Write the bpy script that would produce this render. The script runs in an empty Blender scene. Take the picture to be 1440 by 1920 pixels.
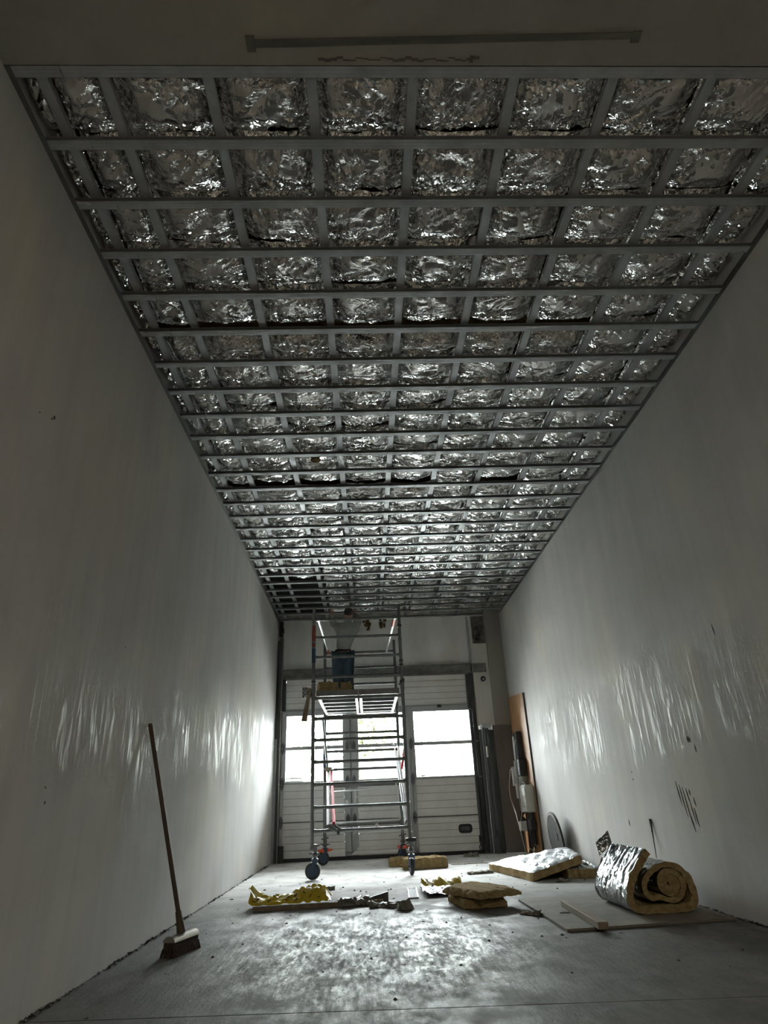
import bpy, bmesh, math, random
from mathutils import Vector, Matrix, noise
random.seed(7)
S = bpy.context.scene
COL = S.collection

# ------------------------------------------------------------------ camera
cam = bpy.data.cameras.new('camera'); co = bpy.data.objects.new('camera', cam); COL.objects.link(co)
cam.sensor_fit = 'VERTICAL'; cam.sensor_height = 36.0; cam.lens = 36.0 * 1159.8 / 1920.0
cam.clip_start = 0.05; cam.clip_end = 300
ra = Vector((0.998969, -0.023318, -0.038957)); ua = Vector((0.025404, -0.424057, 0.905279)); fa = Vector((0.03763, 0.905335, 0.423027))
M = Matrix(((ra.x, ua.x, -fa.x, 0), (ra.y, ua.y, -fa.y, 0), (ra.z, ua.z, -fa.z, 0.87), (0, 0, 0, 1)))
co.matrix_world = M
S.camera = co

# ------------------------------------------------------------------ sky and exposure
S.view_settings.view_transform = 'Standard'; S.view_settings.look = 'None'
S.view_settings.gamma = 1.0; S.view_settings.use_curve_mapping = False
S.view_settings.exposure = 3.5
w = bpy.data.worlds.new('sky'); S.world = w; w.use_nodes = True
bg = w.node_tree.nodes['Background']; bg.inputs[0].default_value = (0.93, 0.97, 1.0, 1); bg.inputs[1].default_value = 8.0

# daylight portals: sampling guides at the real openings only
def portal(x0, x1, z0, z1, y):
    l = bpy.data.lights.new('window_daylight', 'AREA'); l.shape = 'RECTANGLE'; l.size = x1 - x0; l.size_y = z1 - z0
    l.cycles.is_portal = True
    o = bpy.data.objects.new('window_daylight', l); COL.objects.link(o)
    o.location = ((x0 + x1) / 2, y, (z0 + z1) / 2); o.rotation_euler = (math.radians(-90), 0, 0)
portal(-1.5, 1.97, 1.15, 2.42, 12.06)

# added fill: an unseen warm area light behind the photographer lifts the hall
def rear_fill():
    l = bpy.data.lights.new('rear_fill', 'AREA'); l.shape = 'RECTANGLE'; l.size = 1.2; l.size_y = 0.3
    l.energy = 7.5; l.color = (1.0, 0.90, 0.74)
    o = bpy.data.objects.new('rear_fill', l); COL.objects.link(o)
    o.location = (0.5, -1.6, 4.05)
rear_fill()

XL, XR, H, YE = -1.645, 2.664, 4.115, 11.87
Y0, PITCH = 1.837, 0.3691

# ------------------------------------------------------------------ materials
MATS = {}
def mat(name, color, rough=0.6, metal=0.0, noise_amt=0.0, nscale=(4, 4, 4), color2=None, bump=0.0, bscale=40, rough2=None, spec=0.5, detail=5):
    m = bpy.data.materials.new(name); m.use_nodes = True; nt = m.node_tree; N = nt.nodes; L = nt.links
    b = N['Principled BSDF']; b.inputs['Roughness'].default_value = rough; b.inputs['Metallic'].default_value = metal
    b.inputs['Base Color'].default_value = (*color, 1); b.inputs['Specular IOR Level'].default_value = spec
    geo = N.new('ShaderNodeNewGeometry')
    if color2 is None and noise_amt > 0: color2 = tuple(c * (1 - noise_amt) for c in color)
    if color2 is not None or rough2 is not None:
        mp = N.new('ShaderNodeMapping'); mp.inputs['Scale'].default_value = nscale
        L.new(geo.outputs['Position'], mp.inputs['Vector'])
        n = N.new('ShaderNodeTexNoise'); n.inputs['Scale'].default_value = 1.0; n.inputs['Detail'].default_value = detail; n.inputs['Roughness'].default_value = 0.65
        L.new(mp.outputs[0], n.inputs['Vector'])
        r = N.new('ShaderNodeValToRGB'); r.color_ramp.elements[0].position = 0.35; r.color_ramp.elements[1].position = 0.65
        c2 = color2 if color2 is not None else color
        r.color_ramp.elements[0].color = (*c2, 1); r.color_ramp.elements[1].color = (*color, 1)
        L.new(n.outputs['Fac'], r.inputs[0]); L.new(r.outputs[0], b.inputs['Base Color'])
        if rough2 is not None:
            mr = N.new('ShaderNodeMapRange'); mr.inputs['From Min'].default_value = .35; mr.inputs['From Max'].default_value = .65
            mr.inputs['To Min'].default_value = rough2; mr.inputs['To Max'].default_value = rough
            L.new(n.outputs['Fac'], mr.inputs['Value']); L.new(mr.outputs[0], b.inputs['Roughness'])
    if bump > 0:
        n2 = N.new('ShaderNodeTexNoise'); n2.inputs['Scale'].default_value = bscale; n2.inputs['Detail'].default_value = 6
        L.new(geo.outputs['Position'], n2.inputs['Vector'])
        bp = N.new('ShaderNodeBump'); bp.inputs['Strength'].default_value = bump; bp.inputs['Distance'].default_value = 0.01
        L.new(n2.outputs['Fac'], bp.inputs['Height']); L.new(bp.outputs[0], b.inputs['Normal'])
    MATS[name] = m
    return m

def plaster_mat(name, base, streak=True):
    m = bpy.data.materials.new(name); m.use_nodes = True; nt = m.node_tree; N = nt.nodes; L = nt.links
    b = N['Principled BSDF']; geo = N.new('ShaderNodeNewGeometry')
    def nz(scale, detail=5, rough=.6, dist=0.0):
        mp = N.new('ShaderNodeMapping'); mp.inputs['Scale'].default_value = scale
        L.new(geo.outputs['Position'], mp.inputs['Vector'])
        n = N.new('ShaderNodeTexNoise'); n.inputs['Scale'].default_value = 1; n.inputs['Detail'].default_value = detail
        n.inputs['Roughness'].default_value = rough; n.inputs['Distortion'].default_value = dist
        L.new(mp.outputs[0], n.inputs['Vector']); return n.outputs['Fac']
    def rng(v, a, b_, c, d, smooth=False):
        r = N.new('ShaderNodeMapRange'); r.inputs['From Min'].default_value = a; r.inputs['From Max'].default_value = b_
        r.inputs['To Min'].default_value = c; r.inputs['To Max'].default_value = d
        if smooth: r.interpolation_type = 'SMOOTHSTEP'
        L.new(v, r.inputs['Value']); return r.outputs[0]
    def mul(a, b_, op='MULTIPLY'):
        x = N.new('ShaderNodeMath'); x.operation = op
        for i, v in enumerate((a, b_)):
            if isinstance(v, (int, float)): x.inputs[i].default_value = v
            else: L.new(v, x.inputs[i])
        return x.outputs[0]
    patch = nz((.9, .9, .7), 4, .55, .6)
    ramp = N.new('ShaderNodeValToRGB'); e = ramp.color_ramp.elements
    e[0].position = .32; e[0].color = (*[c * .84 for c in base], 1)
    e[1].position = .68; e[1].color = (base[0] * 1.03, base[1], base[2] * .93, 1)
    x = e.new(.5); x.color = (base[0] * .93, base[1] * .93, base[2] * .95, 1)
    L.new(patch, ramp.inputs[0])
    vert = nz((7, 7, .55), 6, .6, .5)
    vm = N.new('ShaderNodeMix'); vm.data_type = 'RGBA'; vm.blend_type = 'MULTIPLY'
    L.new(rng(vert, .42, .62, 0, .14), vm.inputs['Factor']); L.new(ramp.outputs[0], vm.inputs['A']); vm.inputs['B'].default_value = (.5, .5, .5, 1)
    L.new(vm.outputs['Result'], b.inputs['Base Color'])
    if streak:
        sep = N.new('ShaderNodeSeparateXYZ'); L.new(geo.outputs['Position'], sep.inputs[0])
        st = nz((19, 19, 2.2), 7, .66, 1.1)
        ragged = mul(sep.outputs[2], rng(nz((2.0, 2.0, 1), 4), 0, 1, -.45, .45), 'ADD')
        band = mul(rng(ragged, .95, 1.35, 0, 1, True), rng(ragged, 1.95, 2.5, 1, 0, True))
        big = rng(nz((.8, .8, .6), 3), .38, .55, .25, 1, True)
        upper = rng(nz((1.1, 1.1, .8), 3), .52, .62, 0, .5, True)
        reg = mul(mul(band, big), mul(upper, .6), 'MAXIMUM')
        gl = mul(rng(st, .49, .59, 0, 1, True), reg)
        L.new(rng(gl, 0, 1, .82, .37), b.inputs['Roughness']); b.inputs['Specular IOR Level'].default_value = .4
        bh = mul(mul(st, mul(reg, .95)), mul(vert, .25), 'ADD')
    else:
        b.inputs['Roughness'].default_value = .65
        bh = mul(vert, .3)
    fine = nz((30, 30, 30), 5)
    bp = N.new('ShaderNodeBump'); bp.inputs['Strength'].default_value = .35; bp.inputs['Distance'].default_value = .02
    L.new(mul(bh, mul(fine, .15), 'ADD'), bp.inputs['Height']); L.new(bp.outputs[0], b.inputs['Normal'])
    MATS[name] = m; return m

def floor_mat():
    m = bpy.data.materials.new('concrete_floor'); m.use_nodes = True; nt = m.node_tree; N = nt.nodes; L = nt.links
    b = N['Principled BSDF']; geo = N.new('ShaderNodeNewGeometry')
    def nz(scale, detail=6, rough=.65, rot=0, dist=0.):
        mp = N.new('ShaderNodeMapping'); mp.inputs['Scale'].default_value = scale; mp.inputs['Rotation'].default_value = (0, 0, rot)
        L.new(geo.outputs['Position'], mp.inputs['Vector'])
        n = N.new('ShaderNodeTexNoise'); n.inputs['Scale'].default_value = 1; n.inputs['Detail'].default_value = detail
        n.inputs['Roughness'].default_value = rough; n.inputs['Distortion'].default_value = dist
        L.new(mp.outputs[0], n.inputs['Vector']); return n.outputs['Fac']
    def rng(v, a, b_, c, d):
        r = N.new('ShaderNodeMapRange'); r.interpolation_type = 'SMOOTHSTEP'
        for k, q in zip(('From Min', 'From Max', 'To Min', 'To Max'), (a, b_, c, d)): r.inputs[k].default_value = q
        L.new(v, r.inputs['Value']); return r.outputs[0]
    def mth(a, b_, op='MULTIPLY'):
        x = N.new('ShaderNodeMath'); x.operation = op
        for i, v in enumerate((a, b_)):
            if isinstance(v, (int, float)): x.inputs[i].default_value = v
            else: L.new(v, x.inputs[i])
        return x.outputs[0]
    def mixc(f, A, B, bt='MIX'):
        x = N.new('ShaderNodeMix'); x.data_type = 'RGBA'; x.blend_type = bt
        L.new(f, x.inputs['Factor'])
        for k, v in (('A', A), ('B', B)):
            if isinstance(v, tuple): x.inputs[k].default_value = (*v, 1)
            else: L.new(v, x.inputs[k])
        return x.outputs['Result']
    base = mixc(rng(nz((1.3, 1.3, 1)), .35, .65, 0, 1), (.085, .082, .075), (.145, .14, .128))
    base = mixc(rng(nz((14, 5, 1), 7), .45, .7, 0, .5), base, (.05, .05, .047))
    # scraped, tyre-worn zone near the camera: pale scuffs running along the room
    sep = N.new('ShaderNodeSeparateXYZ'); L.new(geo.outputs['Position'], sep.inputs[0])
    dx = mth(mth(sep.outputs[0], .05, 'ADD'), .62); dy = mth(mth(sep.outputs[1], -4.9, 'ADD'), .5)
    d2 = mth(mth(dx, dx), mth(dy, dy), 'ADD')
    zone = rng(mth(d2, mth(nz((1.6, 1.6, 1), 3), .8), 'ADD'), .35, 1.15, 1, 0)
    scr = mth(nz((26, 2.2, 1), 7, .7, 0, .6), mth(nz((40, 28, 1), 5, .75), .9), 'MULTIPLY')
    scuff = mth(rng(scr, .235, .29, 0, 1), zone)
    lines = rng(nz((42, .9, 1), 3, .5, .12), .47, .56, 0, .6)
    base = mixc(mth(lines, zone), base, (.04, .04, .038))
    base = mixc(scuff, base, (.30, .295, .275))
    door_light = rng(sep.outputs[1], 5.8, 9.2, 0, .8)  # floor paler towards the door: the daylight there is put into the colour
    base = mixc(mth(door_light, rng(nz((3, 3, 1), 5), .25, .6, .4, 1)), base, (.66, .65, .62))
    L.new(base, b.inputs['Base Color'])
    rg = mth(rng(nz((5, 3, 1), 7, .7), .35, .65, .44, .70), mth(mth(zone, rng(nz((30, 8, 1), 6, .7), .4, .6, -.16, .12)), door_light, 'ADD'), 'ADD')
    cl = N.new('ShaderNodeClamp'); cl.inputs['Min'].default_value = .3; cl.inputs['Max'].default_value = .8
    L.new(rg, cl.inputs['Value']); L.new(cl.outputs[0], b.inputs['Roughness'])
    bp = N.new('ShaderNodeBump'); bp.inputs['Strength'].default_value = .5; bp.inputs['Distance'].default_value = .006
    L.new(mth(mth(scr, 2), mth(nz((60, 60, 1), 4), .5), 'ADD'), bp.inputs['Height']); L.new(bp.outputs[0], b.inputs['Normal'])
    MATS['floor'] = m; return m

def foil_mat(name, rough=.2, bump=.55, scale=22):
    m = bpy.data.materials.new(name); m.use_nodes = True; nt = m.node_tree; N = nt.nodes; L = nt.links
    b = N['Principled BSDF']; b.inputs['Metallic'].default_value = 1; b.inputs['Roughness'].default_value = rough
    b.inputs['Base Color'].default_value = ((.80, .80, .79, 1) if name == 'foil' else (.42, .44, .45, 1))
    geo = N.new('ShaderNodeNewGeometry')
    wn = N.new('ShaderNodeTexNoise'); wn.inputs['Scale'].default_value = 9; wn.inputs['Detail'].default_value = 3
    L.new(geo.outputs['Position'], wn.inputs['Vector'])
    ad = N.new('ShaderNodeVectorMath'); ad.operation = 'MULTIPLY_ADD'
    L.new(wn.outputs['Color'], ad.inputs[0]); ad.inputs[1].default_value = (.16, .16, .16); L.new(geo.outputs['Position'], ad.inputs[2])
    v = N.new('ShaderNodeTexVoronoi'); v.feature = 'DISTANCE_TO_EDGE'; v.inputs['Scale'].default_value = scale
    L.new(ad.outputs[0], v.inputs['Vector'])
    msk = N.new('ShaderNodeTexNoise'); msk.inputs['Scale'].default_value = 5; L.new(geo.outputs['Position'], msk.inputs['Vector'])
    mr = N.new('ShaderNodeMapRange'); mr.inputs['From Min'].default_value = .42; mr.inputs['From Max'].default_value = .6; L.new(msk.outputs['Fac'], mr.inputs['Value'])
    mu = N.new('ShaderNodeMath'); mu.operation = 'MULTIPLY'; L.new(v.outputs['Distance'], mu.inputs[0]); L.new(mr.outputs[0], mu.inputs[1])
    bp = N.new('ShaderNodeBump'); bp.inputs['Strength'].default_value = bump; bp.inputs['Distance'].default_value = .02
    L.new(mu.outputs[0], bp.inputs['Height']); L.new(bp.outputs[0], b.inputs['Normal'])
    MATS[name] = m; return m

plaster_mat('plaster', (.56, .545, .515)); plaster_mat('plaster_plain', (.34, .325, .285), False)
floor_mat(); foil_mat('foil', .13, .35); foil_mat('foil_loose', .24, 1.0, 17); foil_mat('foil_dusty', .46, 1.0, 17)
mat('galv', (.50, .52, .53), .42, .45, color2=(.38, .40, .41), nscale=(6, 6, 6), rough2=.55)
mat('galv_dark', (.16, .165, .165), .5, .7)
mat('alu', (.20, .21, .21), .42, .75, color2=(.14, .145, .145), nscale=(12, 12, 5))
mat('deck_alu', (.80, .81, .81), .28, .75)
mat('wool', (.44, .33, .17), .95, 0, color2=(.27, .19, .085), nscale=(22, 22, 30), bump=1.0, bscale=90, spec=.1)
mat('slab_stain', (.10, .093, .075), .8, 0, color2=(.15, .14, .115), nscale=(5, 30, 5))
mat('wool_dark', (.17, .12, .05), .95, 0, color2=(.09, .06, .03), nscale=(12, 12, 12), bump=.8, spec=.1)
mat('void', (.014, .013, .012), .9, 0, color2=(.008, .008, .007), nscale=(3, 3, 3))
mat('panel_white', (.78, .77, .745), .55, 0, color2=(.68, .665, .63), nscale=(3, 3, 2.2))
mat('lintel', (.80, .79, .75), .7, 0, color2=(.66, .65, .61), nscale=(3, 3, 1.1), bump=.3)
mat('lintel_dirt', (.10, .09, .08), .8, 0, color2=(.2, .19, .17), nscale=(14, 14, 14))
mat('frame_grey', (.42, .43, .42), .5, .2, color2=(.34, .35, .35), nscale=(9, 9, 3))
mat('steel_dark', (.045, .05, .052), .5, .4, color2=(.09, .09, .085), nscale=(10, 10, 2))
mat('steel_mid', (.14, .15, .155), .5, .4, color2=(.09, .095, .095), nscale=(10, 10, 2))
mat('beam', (.26, .255, .24), .7, .1, color2=(.12, .118, .11), nscale=(3, 3, 6))
mat('black', (.02, .02, .022), .45)
mat('rubber', (.025, .027, .03), .6)
mat('wheel_blue', (.035, .06, .10), .5)
mat('orange', (.72, .13, .045), .5)
mat('red', (.55, .012, .04), .6, spec=.2)
mat('dark_red', (.26, .035, .02), .5)
mat('rail_red', (.50, .09, .05), .5)
mat('maroon', (.10, .018, .022), .5)
mat('blue', (.03, .07, .14), .5)
mat('white_plastic', (.72, .72, .69), .45)
mat('cream_plastic', (.48, .47, .41), .5, 0, noise_amt=.15)
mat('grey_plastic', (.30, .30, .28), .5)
mat('grey_board', (.20, .185, .175), .8, 0, color2=(.15, .14, .13), nscale=(4, 4, 1.2))
mat('brush_wood', (.10, .07, .04), .6, 0, color2=(.06, .042, .026), nscale=(20, 20, 3))
mat('bristle', (.06, .035, .025), .9, 0, noise_amt=.5, nscale=(120, 120, 20))
mat('tin', (.42, .39, .33), .3, .9)
mat('timber', (.28, .23, .16), .8, 0, color2=(.20, .16, .11), nscale=(18, 3, 18), bump=.3, bscale=40)
mat('chipboard', (.22, .195, .155), .8, 0, color2=(.15, .135, .11), nscale=(7, 7, 7), bump=.2, bscale=90)
mat('yellow_film', (.62, .47, .02), .32, 0, color2=(.50, .36, .01), nscale=(9, 9, 9))
mat('print_black', (.03, .03, .02), .5)
mat('grey_film', (.26, .25, .22), .45, 0, color2=(.14, .14, .12), nscale=(25, 25, 25))
mat('rust_disc', (.11, .08, .055), .8, .1, color2=(.34, .30, .24), nscale=(55, 55, 55), bump=.6)
mat('cardboard', (.20, .14, .085), .85, 0, noise_amt=.25)
mat('hoodie', (.42, .42, .40), .95, 0, noise_amt=.2, nscale=(8, 8, 8))
mat('jeans', (.055, .085, .115), .9, 0, color2=(.035, .055, .08), nscale=(10, 10, 6))
mat('skin', (.45, .28, .2), .6)
mat('hair', (.07, .068, .065), .9)
mat('debris', (.40, .37, .31), .9, 0, color2=(.12, .11, .09), nscale=(30, 30, 30))
mat('dark_crumb', (.05, .045, .04), .9)
mat('asphalt', (.42, .42, .40), .9, 0, noise_amt=.15)
mat('leaf', (.17, .22, .14), .7, 0, color2=(.10, .13, .09), nscale=(2.2, 2.2, 2.2))
mat('leaf_yellow', (.30, .33, .16), .7, 0, color2=(.22, .26, .14), nscale=(3, 3, 3))
mat('bark', (.10, .08, .06), .9)
mat('shed_wall', (.10, .105, .11), .7, 0, noise_amt=.06)
mat('shed_roof', (.17, .18, .185), .6)
mat('shed_trim', (.03, .033, .036), .6)
mat('brown_wall', (.05, .05, .052), .8)

def plywood_mat():
    m = bpy.data.materials.new('plywood'); m.use_nodes = True; nt = m.node_tree; N = nt.nodes; L = nt.links
    b = N['Principled BSDF']; b.inputs['Roughness'].default_value = .5
    geo = N.new('ShaderNodeNewGeometry'); mp = N.new('ShaderNodeMapping'); mp.inputs['Scale'].default_value = (8, 9, .9)
    L.new(geo.outputs['Position'], mp.inputs['Vector'])
    n = N.new('ShaderNodeTexNoise'); n.inputs['Detail'].default_value = 6; n.inputs['Distortion'].default_value = .8; n.inputs['Scale'].default_value = 1
    L.new(mp.outputs[0], n.inputs['Vector'])
    r = N.new('ShaderNodeValToRGB'); r.color_ramp.elements[0].position = .3; r.color_ramp.elements[1].position = .68
    r.color_ramp.elements[0].color = (.20, .085, .03, 1); r.color_ramp.elements[1].color = (.50, .27, .11, 1)
    L.new(n.outputs['Fac'], r.inputs[0]); L.new(r.outputs[0], b.inputs['Base Color']); MATS['plywood'] = m
plywood_mat()

def paper_mat():
    m = bpy.data.materials.new('paper'); m.use_nodes = True; nt = m.node_tree; N = nt.nodes; L = nt.links
    N.remove(N['Principled BSDF'])
    a = N.new('ShaderNodeBsdfTranslucent'); a.inputs[0].default_value = (.8, .8, .78, 1); d = N.new('ShaderNodeBsdfDiffuse'); d.inputs[0].default_value = (.8, .8, .78, 1)
    mx = N.new('ShaderNodeMixShader'); mx.inputs[0].default_value = .45; L.new(a.outputs[0], mx.inputs[1]); L.new(d.outputs[0], mx.inputs[2])
    L.new(mx.outputs[0], N['Material Output'].inputs['Surface']); MATS['paper'] = m
paper_mat()
def glass_mat():
    m = bpy.data.materials.new('window_glass'); m.use_nodes = True; nt = m.node_tree; N = nt.nodes; L = nt.links
    N.remove(N['Principled BSDF'])
    t = N.new('ShaderNodeBsdfTransparent'); t.inputs[0].default_value = (.9, .92, .91, 1)
    g = N.new('ShaderNodeBsdfGlossy'); g.inputs['Roughness'].default_value = .05
    f = N.new('ShaderNodeFresnel'); f.inputs['IOR'].default_value = 1.45
    mx = N.new('ShaderNodeMixShader'); L.new(f.outputs[0], mx.inputs[0]); L.new(t.outputs[0], mx.inputs[1]); L.new(g.outputs[0], mx.inputs[2])
    L.new(mx.outputs[0], N['Material Output'].inputs['Surface']); MATS['glass'] = m
glass_mat()

# ------------------------------------------------------------------ helpers
class MB:
    def __init__(s): s.v = []; s.f = []; s.mi = []; s.cur = 0
    def add(s, vs, fs):
        k = len(s.v); s.v += [tuple(v) for v in vs]; s.f += [tuple(k + i for i in f) for f in fs]; s.mi += [s.cur] * len(fs); return s
    def box(s, x0, x1, y0, y1, z0, z1, mtx=None):
        vs = [Vector((x, y, z)) for z in (z0, z1) for y in (y0, y1) for x in (x0, x1)]
        if mtx: vs = [mtx @ v for v in vs]
        return s.add(vs, [(0, 2, 3, 1), (4, 5, 7, 6), (0, 1, 5, 4), (2, 6, 7, 3), (0, 4, 6, 2), (1, 3, 7, 5)])
    def bbox(s, x0, x1, y0, y1, z0, z1, bv=.004, mtx=None):
        """box with chamfered edges"""
        bm = bmesh.new(); bmesh.ops.create_cube(bm, size=1)
        for v in bm.verts: v.co = Vector((x0 + (v.co.x + .5) * (x1 - x0), y0 + (v.co.y + .5) * (y1 - y0), z0 + (v.co.z + .5) * (z1 - z0)))
        bmesh.ops.bevel(bm, geom=bm.edges[:], offset=bv, segments=1, affect='EDGES')
        if mtx: bmesh.ops.transform(bm, matrix=mtx, verts=bm.verts)
        bm.verts.index_update()
        r = s.add([v.co[:] for v in bm.verts], [[v.index for v in f.verts] for f in bm.faces]); bm.free(); return r
    def tube(s, pts, r, n=10, cap=True):
        pts = [Vector(p) for p in pts]; rs = r if isinstance(r, (list, tuple)) else [r] * len(pts)
        rings = []; prev = None
        for i, p in enumerate(pts):
            if i == 0: d = pts[1] - p
            elif i == len(pts) - 1: d = p - pts[i - 1]
            else: d = (pts[i + 1] - p).normalized() + (p - pts[i - 1]).normalized()
            d = d.normalized()
            if prev is None: a = d.orthogonal().normalized()
            else:
                a = (prev - d * prev.dot(d))
                a = a.normalized() if a.length > 1e-6 else d.orthogonal().normalized()
            prev = a; b = d.cross(a)
            rings.append([p + (a * math.cos(2 * math.pi * k / n) + b * math.sin(2 * math.pi * k / n)) * rs[i] for k in range(n)])
        vs = [v for rg in rings for v in rg]; fs = []
        for i in range(len(rings) - 1):
            for k in range(n):
                fs.append((i * n + k, i * n + (k + 1) % n, (i + 1) * n + (k + 1) % n, (i + 1) * n + k))
        if cap: fs += [tuple(reversed(range(n))), tuple((len(rings) - 1) * n + k for k in range(n))]
        return s.add(vs, fs)
    def lathe(s, prof, axis_o, axis_d, n=24):
        """prof: (radius, along)"""
        d = Vector(axis_d).normalized(); a = d.orthogonal().normalized(); b = d.cross(a); o = Vector(axis_o)
        vs = []; fs = []
        for r, t in prof:
            for k in range(n):
                an = 2 * math.pi * k / n; vs.append(o + d * t + (a * math.cos(an) + b * math.sin(an)) * r)
        m = len(prof)
        for i in range(m - 1):
            for k in range(n): fs.append((i * n + k, i * n + (k + 1) % n, (i + 1) * n + (k + 1) % n, (i + 1) * n + k))
        fs += [tuple(reversed(range(n))), tuple((m - 1) * n + k for k in range(n))]
        return s.add(vs, fs)
    def prism(s, poly, d, mtx=None):
        """poly: 3D points of one face, extruded by vector d"""
        n = len(poly); d = Vector(d); vs = [Vector(p) for p in poly] + [Vector(p) + d for p in poly]
        if mtx: vs = [mtx @ v for v in vs]
        return s.add(vs, [tuple(reversed(range(n))), tuple(range(n, 2 * n))] + [(i, (i + 1) % n, n + (i + 1) % n, n + i) for i in range(n)])
    def mesh(s, name, mats, smooth=False):
        me = bpy.data.meshes.new(name); me.from_pydata([tuple(v) for v in s.v], [], s.f); me.update()
        for m in (mats if isinstance(mats, (list, tuple)) else [mats]): me.materials.append(MATS[m])
        if any(s.mi): me.polygons.foreach_set('material_index', s.mi)
        bm = bmesh.new(); bm.from_mesh(me); bmesh.ops.recalc_face_normals(bm, faces=bm.faces); bm.to_mesh(me); bm.free()
        if smooth:
            me.polygons.foreach_set('use_smooth', [True] * len(me.polygons)); me.set_sharp_from_angle(angle=math.radians(38))
        return me
    def obj(s, name, mats, parent=None, smooth=False, **kw):
        return link(name, s.mesh(name, mats, smooth), parent, **kw)
def link(name, me, parent=None, **kw):
    o = bpy.data.objects.new(name, me); COL.objects.link(o)
    if parent: o.parent = parent; o.matrix_parent_inverse = parent_inv(parent)
    for k, v in kw.items(): o[k] = v
    return o
def parent_inv(p):
    m = Matrix.LocRotScale(p.location, p.rotation_euler, p.scale)
    q = p
    while q.parent:
        q = q.parent; m = Matrix.LocRotScale(q.location, q.rotation_euler, q.scale) @ m if False else m
    return m.inverted() if not p.parent else Matrix.Identity(4)
def thing(name, label, cat, loc=(0, 0, 0), group=None):
    o = bpy.data.objects.new(name, None); COL.objects.link(o); o.location = loc; o.empty_display_size = .1
    o['label'] = label; o['category'] = cat
    if group: o['group'] = group
    return o
def struct(name, mb, m, parent=None, **kw):
    return mb.obj(name, m, parent, **({'kind': 'structure', **kw} if parent is None else kw))

# ------------------------------------------------------------------ room shell
YB = -3.0; ZT = 4.95
SEAM = lambda x: 3.634 - .0663 * (x + 1.24)
mb = MB()
mb.prism([(XL - .1, YB, 0), (XR + .1, YB, 0), (XR + .1, SEAM(XR + .1) - .005, 0), (XL - .1, SEAM(XL - .1) - .005, 0)], (0, 0, -.12))
mb.prism([(XL - .1, SEAM(XL - .1) + .005, 0), (XR + .1, SEAM(XR + .1) + .005, 0), (XR + .1, 12.1, 0), (XL - .1, 12.1, 0)], (0, 0, -.12))
fl = struct('floor', mb, 'floor')
mb = MB(); mb.box(XL - .05, XR + .05, 3.2, 4.0, -.05, -.02); mb.obj('joint_filler', 'void', fl)
wl = struct('wall_left', MB().box(XL - .12, XL, YB, 12.1, -.02, ZT), 'plaster')
wr = struct('wall_right', MB().box(XR, XR + .12, YB, 12.1, -.02, ZT), 'plaster')
struct('wall_back', MB().box(XL - .1, XR + .1, YB - .12, YB, -.02, ZT), 'plaster_plain')
# slab over the camera, flush with the metal grid
ce = struct('ceiling', MB().box(XL - .1, XR + .1, YB - .05, Y0 - .032, H - .002, H + .8), 'plaster_plain')
mb = MB(); mb.prism([(-.463, 1.728, H - .006), (1.366, 1.684, H - .006), (1.366, 1.655, H - .006), (-.463, 1.693, H - .006)], (0, 0, .02))
mb.box(-.48, -.44, 1.675, 1.745, H - .008, H + .01); mb.box(1.345, 1.385, 1.65, 1.70, H - .008, H + .01)
mb.obj('fixture_mark', 'slab_stain', ce, label='long dark strip left on the slab by a removed fitting')
mb = MB(); pr = None
for i in range(26):
    x = -.15 + i * .03; y = 1.778 + .006 * math.sin(i * 1.7) + random.uniform(-.003, .003)
    hh = .002 + .005 * max(0, math.sin(i * .5 + 1)) 
    mb.box(x, x + .031, y - hh, y + hh, H - .005, H + .01)
mb.box(.585, .60, 1.76, 1.79, H - .006, H + .01)
mb.obj('crack', 'slab_stain', ce)
tp_ = struct('trim_1', MB().box(XL - .1, XR + .1, Y0 - .03, 12.1, ZT, ZT + .12), 'void')
MB().box(XL, -.66, 9.15, 11.85, H + .16, H + .20).obj('void_shade', 'void', tp_)  # black sheets above the uncovered bays, standing in for the deep shade there
MB().box(-.66, -.62, 9.15, 11.85, H + .10, H + .20).obj('void_shade', 'void', tp_)
# end wall: lintel above the door, pillar strips, lower grey panel
EX0, EX1 = -1.47, 1.945          # door opening
mb = MB()
mb.box(XL - .02, 2.03, YE, YE + .2, 3.17, ZT); mb.box(XL - .02, EX0 - .02, YE + .08, YE + .2, 0, 3.2)
we = struct('wall_end', mb, 'lintel')
mb = MB(); mb.box(2.03, 2.36, YE, YE + .2, 2.05, ZT); mb.box(2.0, 2.36, YE + .1, YE + .2, 0, 2.05); mb.obj('pillar', 'lintel', we)
mb = MB(); mb.box(2.36, XR + .02, YE - .06, YE + .2, 2.05, ZT); mb.obj('plastered_strip', 'plaster_plain', we)
mb = MB(); mb.box(2.30, XR + .02, YE - .03, YE + .2, 0, 2.05); mb.obj('grey_panel', 'grey_board', we)
# broken niche at the top of the pillar, with rough ledges of masonry in it
mb = MB(); mb.box(2.10, 2.355, YE - .006, YE + .01, 3.56, 4.10); mb.obj('broken_niche', 'lintel_dirt', we, label='dark broken-out patch at the head of the pillar')
mb = MB()
for i in range(9):
    z = 3.60 + i * .036 + random.uniform(-.01, .01); x = 2.12 + random.uniform(0, .10); w_ = random.uniform(.04, .13)
    mb.prism([(x, YE - .03, z), (x + w_, YE - .035, z + random.uniform(-.015, .015)), (x + w_ * .9, YE - .03, z + .02), (x + .01, YE - .028, z + .026)], (0, .03, 0)); mb.obj('masonry_ledge', 'beam', we)
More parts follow.
